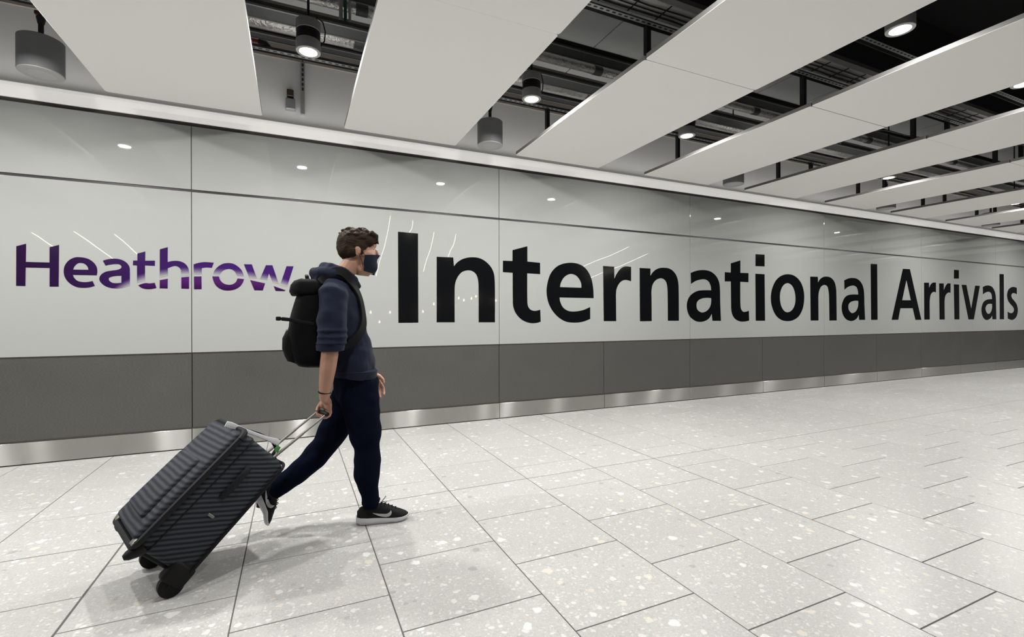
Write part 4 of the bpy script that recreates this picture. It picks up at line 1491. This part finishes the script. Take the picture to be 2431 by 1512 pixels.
def shoe_side(x, z):
    """half width of the upper at length x and height z"""
    w, t_, s_ = lerp_tab(SW, x), lerp_tab(ST, x), lerp_tab(SS, x)
    v = min(1, max(0, (z - s_) / (t_ - s_)))
    a = math.asin(v ** (1 / .85))
    return w * math.cos(a) ** .6


def make_shoe(xf, dark_sole=False):
    root_parts = []
    b = bmesh.new()
    rings = []
    xs = []
    for i in range(len(SX) - 1):
        for k in range(3):
            xs.append(SX[i] + (SX[i + 1] - SX[i]) * k / 3)
    xs.append(SX[-1])
    for x_ in xs:
        w, t_, s_ = lerp_tab(SW, x_), lerp_tab(ST, x_), lerp_tab(SS, x_)
        ring = []
        for k in range(17):
            a = PI * k / 16
            y_ = w * math.copysign(abs(math.cos(a)) ** .6, math.cos(a))
            ring.append(b.verts.new((x_, y_, s_ - .004 + (t_ - s_ + .004) * math.sin(a) ** .85)))
        rings.append(ring)
    for A, B in zip(rings[:-1], rings[1:]):
        for k in range(16):
            b.faces.new((A[k], A[k + 1], B[k + 1], B[k]))
        b.faces.new((A[0], B[0], B[16], A[16]))
    b.faces.new(rings[0])
    b.faces.new(list(reversed(rings[-1])))
    for v in b.verts:
        v.co = xf(v.co)
    up = obj('shoe_upper', b, SHOE, person, True, 60)
    b = bmesh.new()
    rings = []
    for x_ in xs:
        w, s_, b_ = lerp_tab(SW, x_) + .004, lerp_tab(SS, x_), lerp_tab(SB, x_)
        xx = -.006 if x_ == 0 else (x_ + .004 if x_ == xs[-1] else x_)
        ring = [b.verts.new((xx, y_, z_)) for y_, z_ in ((w * .86, b_), (w * .98, b_ + .007), (w * 1.02, (b_ + s_) / 2), (w * .97, s_), (w * .7, s_ + .001),
                                                       (-w * .7, s_ + .001), (-w * .97, s_), (-w * 1.02, (b_ + s_) / 2), (-w * .98, b_ + .007), (-w * .86, b_))]
        rings.append(ring)
    for A, B in zip(rings[:-1], rings[1:]):
        for k in range(10):
            b.faces.new((A[k], A[(k + 1) % 10], B[(k + 1) % 10], B[k]))
    b.faces.new(rings[0])
    b.faces.new(list(reversed(rings[-1])))
    for v in b.verts:
        v.co = xf(v.co)
    obj('shoe_sole', b, SOLE, up, True, 50)
    # white curved mark on the outer side
    out = [(.084, .070), (.100, .060), (.120, .050), (.142, .0425), (.163, .0385), (.181, .0405), (.193, .049), (.197, .060), (.1945, .072)]
    inn = [(.086, .0708), (.104, .0655), (.124, .0615), (.143, .0590), (.160, .0575), (.173, .0585), (.182, .0625), (.188, .0675), (.1925, .0728)]
    for side in (-1, 1):
        b = bmesh.new()
        A = [b.verts.new((x_, side * (shoe_side(x_, z_) + .0016), z_)) for x_, z_ in out]
        C_ = [b.verts.new((x_, side * (shoe_side(x_, z_) + .0016), z_)) for x_, z_ in [((o[0] + i[0]) / 2, (o[1] + i[1]) / 2) for o, i in zip(out, inn)]]
        B = [b.verts.new((x_, side * (shoe_side(x_, z_) + .0016), z_)) for x_, z_ in inn]
        for P_, Q_ in ((A, C_), (C_, B)):
            for k in range(len(P_) - 1):
                b.faces.new((P_[k], P_[k + 1], Q_[k + 1], Q_[k]))
        bmesh.ops.solidify(b, geom=b.faces[:], thickness=.0012)
        for v in b.verts:
            v.co = xf(v.co)
        obj('white_mark', b, LOGO, up, True, 60)['label'] = 'white curved mark on the shoe side'
    # laces, tongue and collar
    b = bmesh.new()
    for k in range(5):
        x_ = .135 + k * .021
        t_ = lerp_tab(ST, x_)
        bm_tube(b, [(x_, -.026, t_ - .010), (x_ + .004, -.012, t_ + .002), (x_ + .006, 0, t_ + .005), (x_ + .004, .012, t_ + .002), (x_, .026, t_ - .010)], .0025, 6)
    bm_tube(b, [(.135, 0, .108), (.150, -.015, .122), (.168, -.022, .126), (.160, -.028, .108)], .002, 6)
    bm_tube(b, [(.135, 0, .108), (.152, -.004, .132), (.166, -.006, .150)], .002, 6)
    for v in b.verts:
        v.co = xf(v.co)
    obj('shoe_lace', b, WEB, up, True)
    b = bmesh.new()
    bm_tube(b, [(.112, 0, .100), (.122, 0, .122), (.130, 0, .138)], [(.022, .006), (.024, .006), (.020, .004)], 10)
    for v in b.verts:
        v.co = xf(v.co)
    obj('shoe_tongue', b, SHOE, up, True)


ra = math.radians(-7)


def xf_front(c):
    x_, y_, z_ = c
    return lb((.338 + x_ * math.cos(ra) - y_ * math.sin(ra), 2.952 + x_ * math.sin(ra) + y_ * math.cos(ra), z_ + .001))


def xf_rear(c):
    x_, y_, z_ = c
    # toes stay on the ground, the rest of the foot is lifted about the ball joint
    bx_, bend, sole = .205, math.radians(22), math.radians(66)
    if x_ > bx_:
        d = x_ - bx_
        k = min(1, d / .03)
        dx, dz = d * math.cos(bend), -d * math.sin(bend)
        nx, nz = math.sin(bend * k), math.cos(bend * k)
        x_, z_ = bx_ + dx + nx * z_ * 0 + z_ * math.sin(-bend * 0), dz + z_
    px, pz = x_ - .29, z_
    # rotate so the heel rises
    X = px * math.cos(sole) + pz * math.sin(sole)
    Z = -px * math.sin(sole) + pz * math.cos(sole)
    return lb((-.128 + X * .94, 3.075 + y_, .074 + Z * .94 - .030))


make_shoe(xf_front)
make_shoe(xf_rear)

# ---------------------------------------------------------------- backpack, worn
bp = thing('backpack', 'black rounded backpack worn on the back of the walking man', 'backpack', (.05, 3, .93))


def lp(p):
    return Vector(p) - Vector((.05, 3, .93))


def sec_loft(bm, secs, seg=28, pw=.55):
    rings = []
    for z, xb, xf_, hw in secs:
        cx, hx = (xb + xf_) / 2, (xf_ - xb) / 2
        ring = []
        for k in range(seg):
            a = 2 * PI * k / seg
            c, s = math.cos(a), math.sin(a)
            ring.append(bm.verts.new(lp((cx + hx * math.copysign(abs(c) ** pw, c), 3 + hw * math.copysign(abs(s) ** pw, s), z))))
        rings.append(ring)
    for A, B in zip(rings[:-1], rings[1:]):
        for k in range(seg):
            bm.faces.new((A[k], A[(k + 1) % seg], B[(k + 1) % seg], B[k]))
    bm.faces.new(list(reversed(rings[0])))
    bm.faces.new(rings[-1])


bm = bmesh.new()
sec_loft(bm, [(.945, .045, .150, .09), (.955, .020, .175, .130), (.985, -.010, .190, .150), (1.05, -.030, .182, .157), (1.13, -.035, .160, .158), (1.22, -.022, .160, .156),
              (1.30, -.002, .158, .152), (1.365, .020, .150, .145), (1.405, .040, .142, .130), (1.425, .060, .130, .10)])
bmesh.ops.subdivide_edges(bm, edges=bm.edges[:], cuts=1, use_grid_fill=True, smooth=.4)
wrinkle(bm, .006, 11, (1, 1, 1.3), 4.4)
obj('main_bag', bm, PACK, bp, True, 180)
bm = bmesh.new()
sec_loft(bm, [(.965, .010, .07, .10), (.985, -.035, .06, .118), (1.05, -.060, .04, .124), (1.11, -.060, .03, .124), (1.150, -.040, .02, .118), (1.158, -.02, .02, .10)])
bmesh.ops.subdivide_edges(bm, edges=bm.edges[:], cuts=1, use_grid_fill=True, smooth=.4)
wrinkle(bm, .004, 14, (1, 1, 1.3), 2.4)
obj('front_pocket', bm, PACK2, bp, True, 180)
bm = bmesh.new()
sec_loft(bm, [(1.355, -.012, .150, .150), (1.375, -.022, .152, .154), (1.41, -.016, .150, .152), (1.432, .002, .142, .140), (1.444, .03, .125, .11)])
bmesh.ops.subdivide_edges(bm, edges=bm.edges[:], cuts=1, use_grid_fill=True, smooth=.4)
wrinkle(bm, .004, 16, (1, 1, 1.3), 6.4)
obj('top_flap', bm, PACK, bp, True, 180)
q = bmesh.new()
bm_tube(q, [lp((.075, 2.965, 1.435)), lp((.070, 2.97, 1.462)), lp((.068, 3.0, 1.472)), lp((.070, 3.03, 1.462)), lp((.075, 3.035, 1.435))], [(.010, .004)] * 5, 10, (1, 0, 0))
obj('haul_loop', q, WEB, bp, True)
q = bmesh.new()
bm_tube(q, [lp((-.03, 2.93, 1.152)), lp((-.036, 2.97, 1.156)), lp((-.038, 3.03, 1.156)), lp((-.03, 3.07, 1.152))], [.004] * 4, 8)
obj('zip', q, mat('zip_grey', (.10, .10, .11), .4, .5), bp, True)
_off = Vector((.05, 3, .93)) - Vector((.42, PYC, 0))
_vs, _ps = [], []
for _src in (hoodie, hood_o):
    base_ = len(_vs)
    _vs += [v.co - _off for v in _src.data.vertices]
    _ps += [tuple(base_ + a for a in p.vertices) for p in _src.data.polygons]
bvh_cloth = BVHTree.FromPolygons(_vs, _ps)
for s in (-1, 1):
    raw = catmull([lp(p) for p in ((.115, 3 + s * .080, 1.405), (.165, 3 + s * .098, 1.462), (.235, 3 + s * .112, 1.485), (.310, 3 + s * .118, 1.44), (.350, 3 + s * .116, 1.36), (.368, 3 + s * .118, 1.27),
                                   (.365, 3 + s * .130, 1.19), (.325, 3 + s * .160, 1.11), (.240, 3 + s * .175, 1.045), (.150, 3 + s * .135, 1.0))], 5)
    path, nrm = [], []
    for p_ in raw:
        co_, no_, ix_, ds_ = bvh_cloth.find_nearest(p_)
        if ds_ is not None and ds_ < .09 and p_.x > .10:
            path.append(co_ + no_ * .011)
            nrm.append(no_)
        else:
            path.append(p_)
            nrm.append(Vector((-.3, s * .3, 1)).normalized())
    for _ in range(7):
        path = [path[0]] + [(path[i - 1] + path[i] * 2 + path[i + 1]) / 4 for i in range(1, len(path) - 1)] + [path[-1]]
        nrm = [nrm[0]] + [((nrm[i - 1] + nrm[i] * 2 + nrm[i + 1]) / 4).normalized() for i in range(1, len(nrm) - 1)] + [nrm[-1]]
    q = bmesh.new()
    ribbon(q, path, nrm, .027, .009)
    obj('shoulder_strap', q, WEB, bp, True, 50)
q = bmesh.new()
bm_box(q, -.128, -.100, -.155, -.145, .285, .297, .002, 1)
bm_box(q, -.138, -.112, -.160, -.140, .280, .302, .004, 1)
bm_tube(q, [lp((-.06, 2.85, 1.22)), lp((-.02, 2.845, 1.215)), lp((.10, 2.842, 1.19))], [(.010, .003)] * 3, 8, (0, 0, 1))
obj('side_strap', q, WEB, bp)

# ---------------------------------------------------------------- suitcase
TAU, PSI = .823, .398
HDv = Vector((math.cos(PSI), math.sin(PSI), 0))
LT = Vector((math.sin(PSI), -math.cos(PSI), 0))
AX = Vector((math.sin(TAU) * HDv.x, math.sin(TAU) * HDv.y, math.cos(TAU)))
NV = Vector((-math.cos(TAU) * HDv.x, -math.cos(TAU) * HDv.y, math.sin(TAU)))
EY = AX.cross(NV)          # equals -LT or LT: lateral axis of the right-handed frame
NEAR = 1 if EY.dot(LT) > 0 else -1
CL, CD, CW = .620, .285, .410
B0 = Vector((-.455, 2.525, .042)) - LT * (CW / 2)
case = thing('suitcase', 'large dark grey striped fabric suitcase tilted on its wheels behind the man', 'suitcase', B0)
case.rotation_euler = Matrix((NV, EY, AX)).transposed().to_euler()


def fabric(name, a, b):
    n = NT(name)
    tc = n.n('ShaderNodeTexCoord')
    sp = n.n('ShaderNodeSeparateXYZ')
    n.l(tc.outputs['Object'], sp.inputs[0])
    v = n.math('ADD', n.math('MULTIPLY', sp.outputs[0], .574), n.math('MULTIPLY', sp.outputs[2], .819))
    nz = n.n('ShaderNodeTexNoise')
    nz.inputs['Scale'].default_value = 14
    n.l(tc.outputs['Object'], nz.inputs['Vector'])
    v = n.math('MULTIPLY_ADD', nz.outputs['Fac'], .006, v)
    w = n.math('SINE', n.math('MULTIPLY', v, 2 * PI / .0212))
    f = n.math('MULTIPLY_ADD', w, .5, .5, clamp=True)
    n.l(n.mix(f, a, b), n.b.inputs['Base Color'])
    n.b.inputs['Roughness'].default_value = .75
    n.b.inputs['Specular IOR Level'].default_value = .15
    wv = n.n('ShaderNodeTexNoise')
    wv.inputs['Scale'].default_value = 350
    n.l(tc.outputs['Object'], wv.inputs['Vector'])
    n.bump(n.math('ADD', wv.outputs['Fac'], f), .25, .001)
    return n.m


FAB = fabric('case_fabric', (0.010, 0.012, 0.015), (0.052, 0.062, 0.070))
FAB2 = fabric('case_front_fabric', (0.018, 0.019, 0.025), (0.052, 0.056, 0.070))
TRIM = mat('case_trim', (0.010, 0.010, 0.013), .6, spec=.2, var=.1, bump=.2)
RUB = mat('case_rubber', (0.008, 0.008, 0.008), .6, spec=.2)
ALU = mat('case_aluminium', (.20, .185, .175), .5, .6)
TAGM = mat('tag_paper', (.72, .73, .76), .6, var=.03)
GREEN = mat('tag_green', (.10, .32, .07), .6)

bm = bmesh.new()
bm_box(bm, 0, CD, -CW / 2, CW / 2, .03, CL, .035, 4)
bmesh.ops.subdivide_edges(bm, edges=[e for e in bm.edges if e.calc_length() > .12], cuts=4, use_grid_fill=True)
for v in bm.verts:
    u = max(0, 1 - ((v.co.z - .32) / .30) ** 2)
    if abs(v.co.y) > CW / 2 - .01:
        v.co.y += math.copysign(.008 * u, v.co.y)
    if v.co.x > CD - .01:
        v.co.x += .012 * u
obj('shell', bm, FAB, case, True, 60)
bm = bmesh.new()
bm_box(bm, CD - .02, CD + .022, -CW / 2 + .006, CW / 2 - .006, .050, CL - .008, .020, 4)
bmesh.ops.subdivide_edges(bm, edges=[e for e in bm.edges if e.calc_length() > .12], cuts=4, use_grid_fill=True)
for v in bm.verts:
    u = max(0, 1 - ((v.co.z - .30) / .30) ** 2) * max(0, 1 - (v.co.y / .23) ** 2)
    if v.co.x > CD + .01:
        v.co.x += .018 * u
obj('front_panel', bm, FAB2, case, True, 60)
bm = bmesh.new()
bm_box(bm, CD + .005, CD + .050, -CW / 2 + .07, CW / 2 - .07, .12, CL - .20, .018, 3)
obj('front_pocket', bm, FAB2, case, True, 60)


def rounded_loop(x_, hw, z0, z1, r, n=5):
    P_ = []
    for cy, cz, a0 in ((hw - r, z1 - r, 0), (-hw + r, z1 - r, 90), (-hw + r, z0 + r, 180), (hw - r, z0 + r, 270)):
        for k in range(n):
            a = math.radians(a0 + 90 * k / (n - 1))
            P_.append((x_, cy + r * math.cos(a), cz + r * math.sin(a)))
    P_.append(P_[0])
    return P_


for x_, rad in ((CD - .004, .015), (CD - .060, .0035), (.012, .008)):
    q = bmesh.new()
    bm_tube(q, rounded_loop(x_, CW / 2 + .001 + (.006 if rad > .01 else .007), .028, CL + .002, .04), rad, 8, (1, 0, 0), cap=False)
    obj('piping', q, TRIM, case, True)
# zip pulls
q = bmesh.new()
bm_box(q, .108, .142, NEAR * (CW / 2 + .008) - .003, NEAR * (CW / 2 + .008) + .003, .264, .276, .002, 1)
obj('badge', q, ALU, case)
# side carry handle and side badge
q = bmesh.new()
yy = NEAR * (CW / 2 + .016)
bm_tube(q, [(.150, NEAR * CW / 2, .345), (.150, yy, .36), (.150, yy + NEAR * .006, .41), (.150, yy + NEAR * .006, .45), (.150, yy, .50), (.150, NEAR * CW / 2, .515)], [(.016, .006)] * 6, 10, (1, 0, 0))
so = obj('side_handle', q, TRIM, case, True)
# corner guards and seam strip near the foot
for s in (-1, 1):
    q = bmesh.new()
    bm_box(q, -.004, .075, s * (CW / 2 - .045) - .05, s * (CW / 2 - .045) + .05, .022, .095, .022, 3)
    obj('corner_guard', q, TRIM, case, True)
    q = bmesh.new()
    bm_tube(q, [(.030, s * (CW * .5 - .022) - .018, -.020), (.030, s * (CW * .5 - .022) - .014, -.020), (.030, s * (CW * .5 - .022) + .014, -.020), (.030, s * (CW * .5 - .022) + .018, -.020)], [.045, .050, .050, .045], 24)
    w_ = obj('wheel', q, RUB, case, True, 40)
    q = bmesh.new()
    bm_tube(q, [(.030, s * (CW * .5 - .022) - .021, -.020), (.030, s * (CW * .5 - .022) + .021, -.020)], .018, 14)
    obj('hub', q, TRIM, w_, True, 40)
    q = bmesh.new()
    bm_box(q, -.012, .100, s * (CW / 2 - .02) - .030, s * (CW / 2 - .02) + .030, -.022, .075, .018, 3)
    obj('wheel_housing', q, RUB, case, True)
    q = bmesh.new()
    fl = .62 if s == NEAR else .2
    bm_tube(q, [(CD - .040, s * (CW / 2 - .024), .050), (CD - .030, s * (CW / 2 - .024), .015), (CD - .030 + .018 * fl, s * (CW / 2 - .022), .012 - .030 * fl), (CD - .030 + .028 * fl, s * (CW / 2 - .022), .012 - .050 * fl)], [.034, .026, .019, .010], 12)
    obj('foot', q, RUB, case, True)
    q = bmesh.new()
    bm_box(q, CD - .012, CD + .012, s * (CW / 2 - .02) - .020, s * (CW / 2 - .02) + .026, .030, .064, .008, 2)
    obj('bumper', q, mat('bumper_grey_%d' % (s + 1), (.20, .20, .18), .35, .5), case, True)
q = bmesh.new()
bm_box(q, .03, CD - .03, -CW / 2 + .03, CW / 2 - .03, .016, .036, .006, 1)
obj('base_plate', q, RUB, case)
# top carry handle
q = bmesh.new()
bm_tube(q, [(.255, NEAR * .07, CL - .005), (.245, NEAR * .07, CL + .022), (.17, NEAR * .07, CL + .050), (.10, NEAR * .07, CL + .062), (.045, NEAR * .07, CL + .045), (.035, NEAR * .07, CL - .005)], [(.016, .007)] * 6, 12, (0, 1, 0))
obj('carry_handle', q, TRIM, case, True)
# telescopic handle: local grip point from the hand
inv = Matrix((NV, EY, AX))
GL = inv @ (GRIP - B0)
q = bmesh.new()
bm_box(q, .018, .062, -.085 + GL.y * .2, .085 + GL.y * .2, CL - .01, CL + .012, .006, 2)
obj('handle_plate', q, TRIM, case, True)
BL = inv @ BAR
for s in (-1, 1):
    e = GL + BL * (s * .062)
    st = Vector((.040, e.y * .55 + s * .02 * (1 if BL.y > 0 else -1), CL))
    q = bmesh.new()
    bm_tube(q, [st, st.lerp(e, .55)], [(.0105, .0075)] * 2, 10, (0, 1, 0))
    bm_tube(q, [st.lerp(e, .5), e], [(.0085, .006)] * 2, 10, (0, 1, 0))
    obj('handle_tube', q, ALU, case, True)
q = bmesh.new()
bm_tube(q, [GL - BL * .078, GL - BL * .07, GL, GL + BL * .07, GL + BL * .078], [.008, .0125, .0125, .0125, .008], 14, (0, 0, 1))
obj('grip', q, RUB, case, True)
# long paper baggage tag looped on the carry handle
q = bmesh.new()
ny = NEAR
pts = [(.345, ny * .10, .604), (.325, ny * .10, .612), (.262, ny * .10, .633), (.20, ny * .10, .652), (.14, ny * .10, .671), (.092, ny * .10, .687), (.070, ny * .10, .690)]
bm_tube(q, pts, [(.015, .003), (.017, .003), (.010, .002), (.009, .002), (.010, .002), (.016, .003), (.015, .003)], 8, (.32, 0, .95))
tg_ = obj('baggage_tag', q, TAGM, case)
tg_['label'] = 'white paper baggage tag across the top'
q = bmesh.new()
bm_tube(q, [(.075, ny * .10, .684), (.058, ny * .10, .672), (.046, ny * .10, .650)], [(.014, .002), (.015, .002), (.008, .002)], 8, (.7, 0, .7))
obj('tag_stub', q, GREEN, tg_)['label'] = 'green end of the paper tag'
